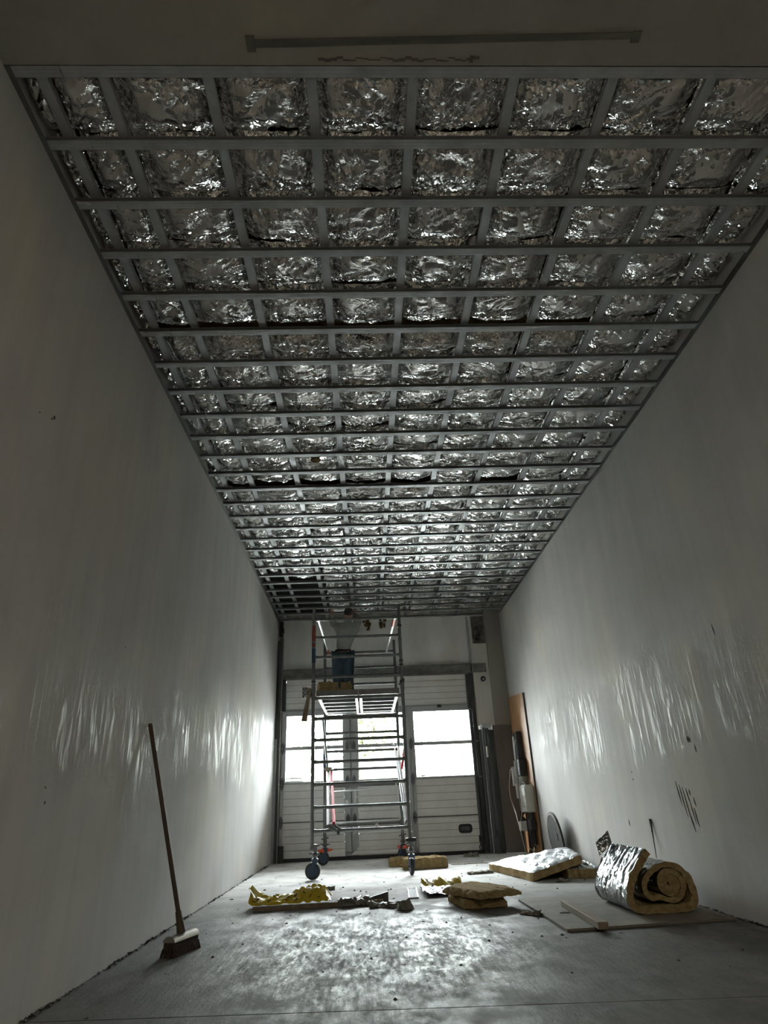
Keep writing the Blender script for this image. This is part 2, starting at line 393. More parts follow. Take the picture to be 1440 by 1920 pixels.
# two chipped dark holes with old brackets above the tower
for cx, cz in ((.04, 3.98), (.36, 3.97)):
    mb = MB()
    for k in range(11):
        x = cx + random.uniform(-.06, .05); z = cz + random.uniform(-.10, .10)
        mb.box(x, x + random.uniform(.03, .07), YE - .012 - random.uniform(0, .02), YE + .01, z, z + random.uniform(.03, .08))
    mb.obj('chipped_hole', 'wool_dark', we)
# steel beam across the head of the door
mb = MB(); mb.box(-1.53, 2.0, YE - .02, YE + .15, 2.99, 3.17); mb.box(-1.53, 2.30, YE - .05, YE + .02, 3.01, 3.17); mb.box(-1.53, 2.0, YE - .075, YE - .02, 3.15, 3.17); mb.box(-1.53, 2.0, YE - .075, YE - .02, 3.0, 3.015)
struct('trim_2', mb, 'beam')
# stains on lintel are flat patches of dirt along its foot
mb = MB()
for i in range(26):
    x = -1.45 + i * .13 + random.uniform(-.03, .03); mb.box(x, x + random.uniform(.02, .05), YE - .002, YE + .01, 3.17, 3.17 + random.uniform(.02, .10))
# small round alarm siren on pillar
t = thing('alarm_sounder', 'small round black alarm sounder on the pillar right of the roller door', 'alarm', (2.226, YE, 2.885))
MB().lathe([(.048, 0), (.050, .03), (.035, .055)], (2.226, YE, 2.885), (0, -1, 0), 20).obj('housing', 'black', t, True)
MB().lathe([(.016, 0), (.012, .012)], (2.226, YE - .055, 2.875), (0, -1, 0), 12).obj('light', 'white_plastic', t, True)

# ------------------------------------------------------------------ sectional door with wicket door
dr = bpy.data.objects.new('door_1', None); COL.objects.link(dr); dr.location = (0.23, YE + .03, 0); dr['kind'] = 'structure'
ROWS = [.05, .595, 1.205, 1.785, 2.375, 3.0]
COLS = [(-1.47, -.41), (-.17, .735), (.85, 1.945)]
DY = YE + .03
def rib_panel(x0, x1, z0, z1, y):
    mb = MB(); n = 5; d = (z1 - z0) / n
    for k in range(n):
        mb.box(x0, x1, y, y + .04, z0 + k * d + (.008 if k else 0), z0 + (k + 1) * d)
    mb.cur = 1; mb.box(x0 + .003, x1 - .003, y + .009, y + .038, z0 + .002, z1 - .002); mb.cur = 0  # darker backing: shade of the grooves put into the colour
    return mb
for ci, (x0, x1) in enumerate(COLS):
    for r in range(5):
        z0, z1 = ROWS[r] + .005, ROWS[r + 1] - .005
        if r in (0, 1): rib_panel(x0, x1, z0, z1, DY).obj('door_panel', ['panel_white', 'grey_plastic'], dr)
        elif r in (2, 3):
            f = MB(); b = .022
            f.bbox(x0, x0 + b, DY - .01, DY + .05, z0, z1, .003); f.bbox(x1 - b, x1, DY - .01, DY + .05, z0, z1, .003)
            f.bbox(x0 + b, x1 - b, DY - .01, DY + .05, z0, z0 + b, .003); f.bbox(x0 + b, x1 - b, DY - .01, DY + .05, z1 - b, z1, .003)
            fo = f.obj('window_frame', 'frame_grey', dr)
            MB().box(x0 + b, x1 - b, DY + .015, DY + .02, z0 + b, z1 - b).obj('glass_pane', 'glass', fo)
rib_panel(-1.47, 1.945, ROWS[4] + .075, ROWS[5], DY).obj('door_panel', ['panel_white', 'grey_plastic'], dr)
# rails between sections
for r, z in enumerate(ROWS[1:5]):
    mb = MB()
    hh = (.008, .012, .028, .035)[r]
    segs = COLS if r < 3 else [(-1.47, 1.945)]
    for (x0, x1) in segs:
        mb.box(x0, x1, DY - .018, DY + .03, z - hh, z + hh)
        mb.box(x0, x1, DY - .026, DY - .01, z - hh, z - hh + .008)
    mb.obj('section_rail', 'steel_mid' if r == 0 else 'frame_grey', dr)
mb = MB(); mb.box(-1.47, 1.945, DY - .03, DY + .02, ROWS[4] + .03, ROWS[4] + .075); mb.box(-1.47, 1.945, DY - .045, DY, ROWS[4] + .045, ROWS[4] + .055); mb.obj('section_rail', 'frame_grey', dr)
mb = MB(); mb.bbox(1.32, 1.40, DY - .05, DY - .02, 2.40, 2.45); mb.obj('latch', 'steel_dark', dr)
# stiles
for x0, x1 in ((-.41, -.30), (-.28, -.17), (.735, .79), (.795, .85)):
    mb = MB(); mb.bbox(x0, x1, DY - .022, DY + .04, .12, 2.41, .004); mb.box((x0 + x1) / 2 - .004, (x0 + x1) / 2 + .004, DY - .028, DY, .14, 2.38)
    mb.obj('stile', 'frame_grey', dr)
for x0, x1 in ((-1.53, -1.47), (1.90, 1.955)):
    mb = MB(); mb.bbox(x0, x1, DY - .03, DY + .04, .05, 2.95, .004); mb.obj('stile', 'frame_grey' if x0 < 0 else 'steel_mid', dr)
for x0, x1 in ((-.41, -.17), (.735, .85)): MB().box(x0, x1, DY + .03, DY + .045, 0, 2.42).obj('stile_backing', 'frame_grey', dr)
# wicket bottom rails with mitred corners + rubber seal
mb = MB(); mb.prism([(-.30, DY - .03, .07), (.79, DY - .03, .07), (.72, DY - .03, .13), (-.23, DY - .03, .13)], (0, .03, 0))
mb.prism([(-.22, DY - .026, .14), (.71, DY - .026, .14), (.65, DY - .026, .19), (-.16, DY - .026, .19)], (0, .03, 0)); mb.obj('kick_rail', 'panel_white', dr)
MB().box(-1.53, 1.955, DY - .03, DY + .03, 0, .055).obj('rubber_seal', 'rubber', dr)
# hinge plates
def hinge(x, z, wd, hh, m='steel_mid'):
    mb = MB()
    mb.prism([(x, DY - .045, z + hh), (x + wd, DY - .045, z + hh * .45), (x + wd, DY - .045, z - hh * .45), (x, DY - .045, z - hh), (x - wd, DY - .045, z - hh * .45), (x - wd, DY - .045, z + hh * .45)], (0, .025, 0))
    mb.tube([(x - wd * .9, DY - .05, z), (x + wd * .9, DY - .05, z)], .012, 8)
    mb.obj('hinge', m, dr)
for z in ROWS[1:4]:
    for x in (-1.50, -.35, -.235, .80, 1.955): hinge(x, z, .033, .11)
# rollers on the edges
for x, z in ((-1.54, 1.79), (-1.54, 1.2), (1.985, 1.79), (1.985, 1.2), (-1.54, 2.42)):
    mb = MB(); mb.tube([(x - .03, DY - .05, z), (x + .04, DY - .05, z)], .014, 8); mb.obj('roller', 'tin', dr)
# handles
mb = MB(); mb.bbox(-.245, -.20, DY - .036, DY - .02, .86, 1.06); mb.tube([(-.222, DY - .03, .95), (-.222, DY - .075, .95), (-.075, DY - .075, .95)], .011, 8); mb.obj('handle', 'white_plastic', dr, label='lever handle of the small door')
mb = MB(); mb.lathe([(.025, 0), (.022, .03), (.03, .045), (.0, .05)], (-.365, DY - .02, .88), (0, -1, 0), 14); mb.obj('lock_knob', 'white_plastic', dr, True)
def rrect(cx, cz, w_, h_, y, r, n=5):
    pts = []
    for sx, sz, a0 in ((1, 1, 0), (-1, 1, 90), (-1, -1, 180), (1, -1, 270)):
        for k in range(n):
            a = math.radians(a0 + 90 * k / (n - 1)); pts.append((cx + sx * (w_ / 2 - r) + r * math.cos(a), y, cz + sz * (h_ / 2 - r) + r * math.sin(a)))
    return pts
mb = MB(); mb.prism(rrect(1.66, .39, .235, .14, DY - .018, .05), (0, .02, 0))
hd = mb.obj('recessed_handle', 'rubber', dr, label='black recessed pull handle')
MB().prism(rrect(1.66, .39, .15, .06, DY - .024, .02), (0, .01, 0)).obj('grip', 'steel_mid', hd)
# stickers with unreadable print, tilted marks in mirror writing
mb = MB(); mb.box(-1.445, -1.145, DY + .006, DY + .012, 1.232, 1.30)
st = mb.obj('sticker', 'paper', dr)
mb = MB()
for z in (1.234, 1.286): mb.box(-1.445, -1.145, DY + .001, DY + .005, z, z + .013)
for x in (-1.445, -1.27, -1.153): mb.box(x, x + .008, DY + .001, DY + .005, 1.234, 1.299)
for i in range(20): mb.box(-1.43 + i * .0135, -1.43 + i * .0135 + .007, DY + .001, DY + .005, 1.276 - random.uniform(0, .012), 1.29)
mb.obj('print', 'print_black', st)
mb = MB(); mb.box(-.13, .60, DY + .006, DY + .012, 1.235, 1.60)
st = mb.obj('notice', 'paper', dr, label='white paper notice behind the glass of the small door')
mb = MB(); random.seed(3)
for i in range(24): 
    x = .09 + i * .0125; mb.box(x, x + .008, DY + .001, DY + .005, 1.455 + random.uniform(-.004, .002), 1.475 + random.uniform(-.004, .006))
def strk(pts, r=.0035):
    mb.tube([(x, DY + .003, z) for x, z in pts], r, 4)
gx = .09
for pts in ([(0, .06), (.04, .06), (.015, 0)], [(.06, .05), (.06, .01), (.08, 0), (.09, .05)], [(.10, .05), (.10, 0)], [(.115, 0), (.13, .06), (.145, 0)], [(.16, .055), (.19, .05), (.165, .028), (.195, 0), (.16, 0)], [(.21, 0), (.215, .045), (.23, .02), (.245, .045), (.25, 0)], [(.265, .04), (.275, .02), (.29, .045)], [(.275, .02), (.272, -.01)]):
    strk([(gx + a, 1.335 + b) for a, b in pts])
mb.obj('print', 'print_black', st)
MB().box(.95, 1.03, DY + .008, DY + .013, 1.238, 1.256).obj('sticker', 'print_black', dr)
# steel door tracks and posts each side
def track(name, x0, x1, z0, z1, m, lip, lm='tin'):
    mb = MB(); mb.box(x0, x1, YE - .03, YE + .06, z0, z1); mb.box(x0, x0 + .012, YE - .07, YE, z0, z1)
    o = struct(name, mb, m)
    MB().box(lip, lip + .012, YE - .075, YE + .0, z0, z1).obj('track_lip', lm, o)
    return o
tl = track('trim_3', -1.60, -1.535, 0, 3.78, 'steel_mid', -1.548)
mb = MB(); mb.box(XL, -1.60, YE - .06, YE + .1, 1.95, 3.72); mb.obj('dark_channel', 'steel_dark', tl)
mb = MB(); mb.box(XL, -1.60, YE - .05, YE + .1, 0, 1.95); mb.obj('galvanised_channel', 'galv', tl)
mb = MB(); mb.box(-1.62, -1.55, YE - .1, YE, 3.80, 4.09); mb.box(-1.60, -1.53, YE - .13, YE - .05, 3.86, 3.95); mb.tube([(-1.6, YE - .08, 3.84), (-1.54, YE - .08, 3.8)], .012, 8); mb.obj('spring_bracket', 'steel_dark', tl)
mb = MB(); mb.bbox(-1.535, -1.44, YE - .06, YE - .01, 0, .25); mb.obj('bottom_bracket', 'steel_dark', tl)
mb = MB(); mb.box(-1.535, -1.47, YE - .03, YE + .02, 2.42, 3.0); mb.obj('dark_channel', 'steel_dark', tl)
tr = track('trim_4', 1.955, 2.03, 0, 3.0, 'steel_dark', 2.03)
mb = MB(); mb.box(2.0, 2.03, YE - .05, YE - .01, 3.0, 4.08); mb.box(2.03, 2.042, YE - .055, YE - .01, 3.0, 4.0); mb.obj('upper_track', 'galv', tr)
mb = MB(); mb.box(1.89, 1.965, YE - .05, YE, 2.35, 2.98); mb.obj('dark_channel', 'steel_dark', tr)
mb = MB(); mb.bbox(1.93, 2.0, YE - .09, YE - .03, .04, .16); mb.bbox(1.87, 1.93, YE - .08, YE - .03, .18, .28); mb.tube([(1.88, YE - .06, .04), (1.86, YE - .06, .1), (1.90, YE - .06, .18)], .008, 6); mb.obj('bottom_bracket', 'steel_dark', tr)
tube_pts = [(1.925, YE - .05, 1.20), (1.905, YE - .05, 1.12), (1.93, YE - .05, .9), (1.95, YE - .05, .3)]
MB().tube(tube_pts, .006, 6).obj('cable', 'black', tr)
# bundle of old steel guide rails standing right of the door
t = thing('steel_guide_post', 'bundle of dark steel guide rails standing right of the roller door', 'steel post', (2.16, YE - .1, 0))
for x0, x1, z1, m, y in ((2.03, 2.09, 1.98, 'steel_mid', .02), (2.095, 2.14, 2.05, 'galv_dark', .09), (2.145, 2.20, 1.99, 'steel_mid', .12), (2.205, 2.29, 1.96, 'steel_dark', .10)):
    mb = MB(); mb.box(x0, x1, YE - y - .05, YE - y, 0, z1); mb.box(x0, x0 + .008, YE - y - .07, YE - y - .04, 0, z1); mb.box(x1 - .008, x1, YE - y - .07, YE - y - .04, 0, z1)
    mb.obj('rail', m, t)
mb = MB(); mb.bbox(2.115, 2.145, YE - .20, YE - .16, 1.50, 1.68); mb.obj('latch', 'white_plastic', t)
mb = MB(); mb.bbox(2.075, 2.24, YE - .2, YE - .03, 2.0, 2.06); mb.obj('top_bracket', 'galv', t)
mb = MB(); mb.bbox(2.14, 2.17, YE - .20, YE - .16, .25, .36); mb.obj('latch', 'steel_dark', t)

# ------------------------------------------------------------------ ceiling grid
g = thing('ceiling_grid', 'grid of galvanised metal ceiling profiles spanning the whole hall', 'ceiling grid', (.5, 6.8, H))
TZ0, TZ1 = H, H + .030
def c_profile(x0, x1, yc, wd=.056):
    mb = MB()
    mb.box(x0, x1, yc - wd / 2, yc + wd / 2, TZ0, TZ0 + .0015)
    mb.box(x0, x1, yc + wd / 2 - .0015, yc + wd / 2, TZ0, TZ1)
    mb.box(x0, x1, yc - wd / 2, yc - wd / 2 + .0015, TZ0, TZ0 + .004)
    mb.box(x0, x1, yc - wd / 2, yc + wd / 2, TZ1 - .0015, TZ1)
    # pressed ridge lines along the web
    mb.box(x0, x1, yc - .011, yc - .008, TZ0 - .0012, TZ0); mb.box(x0, x1, yc + .008, yc + .011, TZ0 - .0012, TZ0)
    return mb
LX = [-1.509, -1.212] + [-.702 + .5104 * k for k in range(7)]
row_y = [Y0 + PITCH * i for i in range(28)]
me_a = c_profile(XL + .003, XL + .252, 0).mesh('profile_short', 'galv'); me_b = c_profile(XL + .256, XR - .003, 0).mesh('profile_long', 'galv')
for i, y in enumerate(row_y):
    for me in (me_a, me_b):
        o = link('cross_profile', me, g); o.location = (0, y, 0) if i < 27 else (0, YE - .03, 0)
        o.rotation_euler = (0, 0, random.uniform(-.0006, .0006))
for x in LX:
    mb = MB(); a, b = Y0 - .028, YE - .005; z = TZ1 + .0015; wd = .056
    mb.box(x - wd / 2, x + wd / 2, a, b, z, z + .0015); mb.box(x - wd / 2, x - wd / 2 + .0015, a, b, z, z + .027); mb.box(x + wd / 2 - .0015, x + wd / 2, a, b, z, z + .027)
    mb.box(x - .011, x - .008, a, b, z - .001, z); mb.box(x + .008, x + .011, a, b, z - .001, z)
    mb.obj('main_profile', 'galv', g)
for x0, x1 in ((XL, XL + .028), (XR - .028, XR)):
    mb = MB(); mb.box(x0, x1, Y0 - .03, YE, TZ0 - .003, TZ0 - .0015)
    xx = x0 if x0 < 0 else x1 - .0015
    mb.box(xx, xx + .0015, Y0 - .03, YE, TZ0 - .003, TZ0 + .05); mb.obj('edge_profile', 'galv_dark', g)
# wire hangers between profiles and the deck
mb = MB()
for x in LX[::2]:
    for y in row_y[2::5]: mb.box(x - .012, x + .012, y + .1, y + .102, TZ1 + .025, ZT)
mb.obj('hanger', 'galv_dark', g, kind='stuff')

# ------------------------------------------------------------------ foil faced insulation
def tri(t): t = t % 1.0; return abs(t * 2 - 1)
def foil_panel_mesh(seed, wd, ln, nx, ny):
    rnd = random.Random(seed)
    dirs = []
    for k in range(6):
        an = rnd.gauss(math.pi / 2, (.5 if k < 3 else .9)); f = (3, 5, 8, 12, 18, 25)[k] * rnd.uniform(.85, 1.15)
        dirs.append((math.cos(an), math.sin(an), f, rnd.random(), (.016, .014, .012, .010, .007, .0045)[k], rnd.uniform(-9, 9)))
    off = Vector((rnd.uniform(-50, 50), rnd.uniform(-50, 50), 0)); mpat = rnd.uniform(0, 50)
    cx, cy = rnd.uniform(-.15, .15), rnd.uniform(-.2, .2)
    vs = []; fs = []
    for j in range(ny + 1):
        for i in range(nx + 1):
            u, v = i / nx, j / ny; jx = rnd.uniform(-.35, .35) / nx if 0 < i < nx else 0; jy = rnd.uniform(-.35, .35) / ny if 0 < j < ny else 0
            x, y = (u - .5 + jx) * wd, (v - .5 + jy) * ln
            px, py = x + .05 * noise.noise(Vector((x * 5, y * 5, mpat)) + off), y + .05 * noise.noise(Vector((x * 5, y * 5, mpat + 9)) + off)
            h = 0
            mk = min(1, max(.12, .55 + 1.6 * noise.noise(Vector((x * 5 + mpat, y * 5, seed)))))
            for q_, (c, s_, f, ph, am, z) in enumerate(dirs):
                sg_ = -1 if q_ % 2 else 1
                wv = noise.noise(Vector((px * 6, py * 6, z)))
                h += sg_ * am * 1.25 * (tri((px * c + py * s_) * f + ph + wv * .6) ** 1.7 - .4) * (.45 + .55 * mk if am > .012 else mk)
            eu = (1 - abs(2 * u - 1) ** 2.2) ** .9; ev = 1 - abs(2 * v - 1) ** 3
            bulge = .095 * min(1, eu * 1.1) * (.35 + .65 * ev) + .02 * cx * (u - .5) 
            z = .115 - bulge + h * (.35 + .65 * eu)
            z = max(z, .008 + .004 * (h / .02))
            vs.append((x, y, z))
    for j in range(ny):
        for i in range(nx):
            a = j * (nx + 1) + i; b = a + 1; c = a + nx + 2; d = a + nx + 1
            fs += ([(a, b, c), (a, c, d)] if (i + j) % 2 else [(a, b, d), (b, c, d)])
    me = bpy.data.meshes.new('foil_panel'); me.from_pydata(vs, [], fs); me.update()
    me.materials.append(MATS['foil']); me.polygons.foreach_set('use_smooth', [True] * len(me.polygons))
    me.set_sharp_from_angle(angle=math.radians(14))
    return me
WIDE = [foil_panel_mesh(100 + k, .50, .372, 62, 46) for k in range(14)]
MIDN = [foil_panel_mesh(200 + k, .295, .372, 36, 44) for k in range(5)]
NARR = [foil_panel_mesh(300 + k, .14, .372, 18, 44) for k in range(4)]
edges = [XL + .005] + LX + [XR - .005]
FZ = TZ1 + .004
sections = [(0, 5, 'foil-faced insulation blanket over the front five ceiling bays, before the first gap'),
            (5, 12, 'foil-faced insulation blanket between the two dark gaps across the ceiling'),
            (12, 21, 'foil-faced insulation blanket over the ceiling bays beyond the second gap'),
            (21, 27, 'foil-faced insulation blanket nearest the roller door, beside the uncovered bays')]
random.seed(21)
for (b0, b1, lab) in sections:
    t = thing('foil_insulation_blanket', lab, 'insulation', (.5, (row_y[b0] + row_y[b1]) / 2, H + .06), 'foil insulation over the ceiling grid')
    x00 = XL if b0 < 21 else LX[2]
    mb = MB(); mb.box(x00 + .02, XR - .02, row_y[b0] + .02, row_y[b1] - .01, H + .19, H + .27); mb.obj('wool_core', 'wool_dark', t)
    for b in range(b0, b1):
        yc = (row_y[b] + row_y[b + 1]) / 2
        for c in range(10):
            if b >= 21 and c <= 2: continue
            x0, x1 = edges[c], edges[c + 1]; wd = x1 - x0
            base, bw = (NARR, .14) if wd < .2 else (MIDN, .295) if wd < .4 else (WIDE, .50)
            me = random.choice(base)
            gap = (b in (5, 12) and 1 <= c <= 7 and b0 == b and not (b == 12 and c == 6))
            pre = b in (4, 11) and 1 <= c <= 7
            sy = .60 if gap else 1.06 if pre else 1.0
            if b == 20 and c == 1: continue
            o = link('foil_panel', me, t)
            o.location = Vector(((x0 + x1) / 2, yc + (PITCH * .20 if gap else PITCH * .03 if pre else 0), FZ + random.uniform(0, .006)))
            o.scale = (wd / bw * random.choice((1, -1)), sy * random.choice((1, 1, -1)) , random.uniform(.85, 1.05))
# dark torn spots showing wool between the foil
t = thing('torn_insulation_flap', 'brown torn wool patch with round hole in the foil ceiling, left of centre', 'insulation', (-.46, row_y[10] + .15, H + .05))
mb = MB(); mb.lathe([(.05, 0), (.055, .008), (.035, .012), (.03, .04)], (-.46, row_y[10] + .16, H + .032), (0, 0, 1), 14); mb.obj('hole_rim', 'wool_dark', t)

# ------------------------------------------------------------------ scaffold tower
sc = thing('scaffold_tower', 'aluminium rolling scaffold tower standing before the roller door', 'scaffold', (-.08, 10.05, 0))
NY, FY, PX0, PX1 = 9.05, 11.06, -.735, .53
def lx(z, near): # very slight splay of the left and right uprights
    return PX0 if near else -.69
RN = [.548, .826, 1.104, 1.382, 1.663, 1.941, 2.219, 2.51, 2.795, 3.084, 3.352]
RF = [.551, .83, 1.12, 1.37, 1.65, 1.935, 2.21, 2.46, 2.737, 3.022, 3.29]
for (yy, x0, x1, rr, ztop0, ztop1) in ((NY, PX0, PX1, RN, 3.54, 3.555), (FY, -.70, .535, RF, 3.50, 3.49)):
    for x, zt in ((x0, ztop0), (x1, ztop1)):
        mb = MB(); mb.tube([(x, yy, .34), (x, yy, 2.33)], .0255, 12); mb.obj('upright', 'alu', sc, True)
        mb = MB(); mb.tube([(x, yy, 2.33), (x, yy, zt)], .0245, 12); mb.tube([(x, yy, 2.30), (x, yy, 2.42)], .030, 12); mb.tube([(x, yy, 3.0), (x, yy, 3.03)], .029, 12); mb.obj('upright', 'alu', sc, True)
    for z in rr:
        mb = MB(); mb.tube([(x0, yy, z), (x1, yy, z)], .021, 10)
        mb.tube([(x0 + .02, yy, z), (x0 + .05, yy, z)], .026, 10); mb.tube([(x1 - .05, yy, z), (x1 - .02, yy, z)], .026, 10)
        mb.obj('rung', 'alu', sc, True)
# coloured bands and clips on uprights
MB().tube([(PX0, NY, 2.95), (PX0, NY, 3.26)], .028, 12).obj('red_band', 'dark_red', sc, True, label='red sleeve on the front left upright')
MB().tube([(PX0, NY, 2.72), (PX0, NY, 2.92)], .028, 12).obj('blue_band', 'blue', sc, True, label='blue sleeve on the front left upright')
MB().tube([(-.70, FY, 1.42), (-.70, FY, 1.62)], .028, 12).obj('blue_band', 'blue', sc, True)
mb = MB(); mb.tube([(PX1, NY - .04, 2.42), (PX1 + .03, NY - .05, 2.44), (PX1 - .05, NY - .05, 2.36)], .01, 6); mb.tube([(PX1, NY, 2.40), (PX1, NY, 2.43)], .034, 10); mb.obj('clip', 'black', sc)
for z in (2.64, 2.70): MB().tube([(PX1, NY, z), (PX1, NY, z + .018)], .031, 12).obj('clip', 'black', sc)
MB().tube([(PX0, NY, 2.44), (PX0, NY, 2.46)], .032, 12).obj('clip', 'black', sc)
mb = MB(); mb.bbox(PX1 - .03, PX1 + .03, NY - .035, NY + .03, 3.20, 3.24); mb.obj('clip', 'black', sc)
# guard rails running front to back
for x, xa in ((PX0 + .06, -.63), (PX1 - .06, .40)):
    z0, z1 = 3.36, 3.29
    MB().tube([(x, NY, z0), (xa, FY, z1)], .021, 10).obj('guard_rail', 'deck_alu', sc, True)
    e0, e1 = Vector((x, NY, z0)), Vector((xa, FY, z1))
    if x < 0: MB().tube([e0.lerp(e1, .86), e0.lerp(e1, 1.0)], .024, 10).obj('rail_end', 'rail_red', sc, True, label='red end of the left guard rail')
    else: MB().tube([e0.lerp(e1, .0), e0.lerp(e1, .22)], .024, 10).obj('rail_end', 'rail_red', sc, True, label='red end of the right guard rail')
    mb = MB(); mb.bbox(x - .025, x + .025, NY - .03, NY + .03, z0 - .03, z0 + .02); mb.obj('rail_hook', 'alu', sc)
# braces
def brace(p, q, r, m, lab=None):
    o = MB().tube([p, q], r, 8).obj('brace', m, sc, True)
    if lab: o['label'] = lab
    return o
brace((-.60, NY + .02, 1.95), (-.655, FY, 1.40), .017, 'alu')
mb = MB(); mb.bbox(-.68, -.58, FY - .09, FY - .02, 1.34, 1.41); mb.tube([(-.70, FY - .05, 1.38), (-.56, FY - .05, 1.36)], .022, 8); mb.obj('coupler', 'tin', sc)
brace((-.53, NY + .02, .60), (-.64, FY - .03, 1.36), .025, 'maroon', 'dark brown brace at the left')
brace((-.455, NY + .04, .63), (-.59, FY - .05, 1.33), .022, 'red', 'bright red brace at the left')
for x0_, y0_, x1_ in ((-.53, NY - .01, -.42), (-.455, NY + .04, -.36)):
    mb = MB(); mb.tube([(x0_, y0_, .62), (x0_ + .03, y0_, .585), (x1_, y0_ - .02, .55)], .024, 8); mb.obj('brace_claw', 'galv_dark', sc, True)
MB().tube([(-.395, NY - .02, .53), (-.395, NY - .02, .50)], .02, 8).obj('pin', 'black', sc)
mb = MB(); mb.tube([(.105, NY - .01, .575), (.105, NY - .01, .61)], [.028, .012], 8); mb.obj('pin', 'white_plastic', sc)
brace((.49, NY + .05, .60), (.475, FY, 1.66), .017, 'alu')
brace((.515, NY + .03, 1.50), (.51, NY + .8, 1.30), .018, 'red', 'red brace at the right')
brace((.505, NY + .04, .62), (.53, FY, 1.70), .018, 'maroon', 'dark brown brace at the right')
mb = MB(); mb.tube([(.42, FY, 1.75), (.47, FY - .1, 1.69)], .012, 6); mb.obj('pin', 'black', sc)
# base frame seen as the lit rectangle at the back
mb = MB(); mb.tube([(-.66, FY - .05, 1.0), (-.66, FY - .05, .60), (-.63, FY - .05, .585), (.50, FY - .05, .60), (.51, FY - .05, .63), (.46, FY - .05, 1.15)], .012, 8); mb.tube([(-.66, FY - .05, 1.03), (.47, FY - .05, 1.07)], .012, 8)
mb.obj('lower_frame', 'deck_alu', sc, True)
# decks: two boards side by side with cross slats beneath
for x0, x1 in ((-.68, -.115), (-.085, .47)):
    mb = MB(); z = 2.235
    mb.box(x0 + .03, x1 - .03, NY + .03, FY - .03, z + .065, z + .08); dk = mb.obj('deck', 'deck_alu', sc)
    for xs in (x0, x1 - .035):
        MB().box(xs, xs + .035, NY - .02, FY + .02, z, z + .08).obj('side_beam', 'deck_alu', dk)
    for k in range(5):
        y = NY + .22 + k * .38; MB().box(x0 + .035, x1 - .035, y, y + .07, z + .005, z + .055).obj('slat', 'galv_dark', dk)
    for y in (NY - .03, FY - .03): MB().box(x0 - .01, x1 + .01, y, y + .05, z + .01, z + .082).obj('end_beam', 'alu', dk)
# casters
def caster(x, y, ang, zb, orange_sw, brake_dir=1):
    e = bpy.data.objects.new('caster', None); COL.objects.link(e); e.parent = sc; e.matrix_parent_inverse = parent_inv(sc)
    ax = Vector((math.cos(ang), math.sin(ang), 0)); fd = Vector((-ax.y, ax.x, 0))
    c = Vector((x, y, 0)) + fd * .03 + Vector((0, 0, .1))
    R_ = .098
    def O(mb, n, m, lab=None):
        o = mb.obj(n, m, None, True); o.parent = e
        o.matrix_parent_inverse = Matrix.Identity(4); o.location = -Vector(sc.location) + Vector(sc.location)
        if lab: o['label'] = lab
        return o
    O(MB().lathe([(.07, -.02), (R_ - .012, -.024), (R_ - .004, -.018), (R_, -.008), (R_, .008), (R_ - .004, .018), (R_ - .012, .024), (.07, .02)], c, ax, 32), 'tyre', 'rubber')
    O(MB().lathe([(.02, -.026), (.066, -.02), (.071, -.012), (.071, .012), (.066, .02), (.02, .026)], c, ax, 24), 'wheel_hub', 'wheel_blue')
    mb = MB()
    for s in (-1, 1):
        p = c + ax * s * .034
        top = Vector((x, y, .215)) + ax * s * .034
        a, b = fd * .028, fd * .016
        mb.prism([top - a, top + a, p + b - Vector((0, 0, .01)), p - b - Vector((0, 0, .01))], ax * .005 * s)
    tp = Vector((x, y, .215)); mb.tube([tp - ax * .04, tp + ax * .04], .016, 8); mb.lathe([(.045, 0), (.045, .02), (.03, .03)], tp, (0, 0, 1), 16)
    mb.tube([c - ax * .042, c + ax * .042], .012, 8)
    O(mb, 'fork', 'wheel_blue')
    mb = MB(); mb.tube([(x, y, .235), (x, y, zb)], .018, 10); mb.lathe([(.03, 0), (.045, .02), (.03, .05)], (x, y, .26), (0, 0, 1), 12)
    mb.tube([Vector((x, y, .285)) - fd * .07 - ax * .03, Vector((x, y, .295)) + fd * .08 + ax * .02], .009, 6)
    O(mb, 'stem', 'galv_dark')
    if orange_sw:
        mb = MB(); q = Vector((x, y, .20)) - fd * .12
        mb.prism([q - ax * .03, q - ax * .03 + Vector((0, 0, .02)), Vector((x, y, .235)) - ax * .03, c + fd * .08 - ax * .03 + Vector((0, 0, .12)), c + fd * .085 - ax * .03 + Vector((0, 0, .095)), c + fd * .0 - ax * .03 + Vector((0, 0, .065))], ax * .06)
        O(mb, 'brake_pedal', 'orange', 'orange foot brake')
    return e
for args in ((PX0 + .04, NY, math.radians(82), .36, False), (PX1 + .008, NY, math.radians(6), .36, False), (-.695, FY, math.radians(118), .47, True), (.535, FY, math.radians(35), .47, True)): caster(*args)
# spindle sleeves
for x, y in ((PX0 + .04, NY), (PX1 + .008, NY), (-.695, FY), (.535, FY)):
    mb = MB(); mb.tube([(x, y, .32), (x, y, .40)], .03, 10); mb.tube([(x - .06, y - .02, .36), (x + .06, y - .02, .385)], .01, 6); mb.obj('spindle_nut', 'galv_dark', sc)
mb = MB(); mb.bbox(PX1 - .055, PX1 + .08, NY - .035, NY + .03, .385, .425); mb.obj('clamp', 'black', sc)

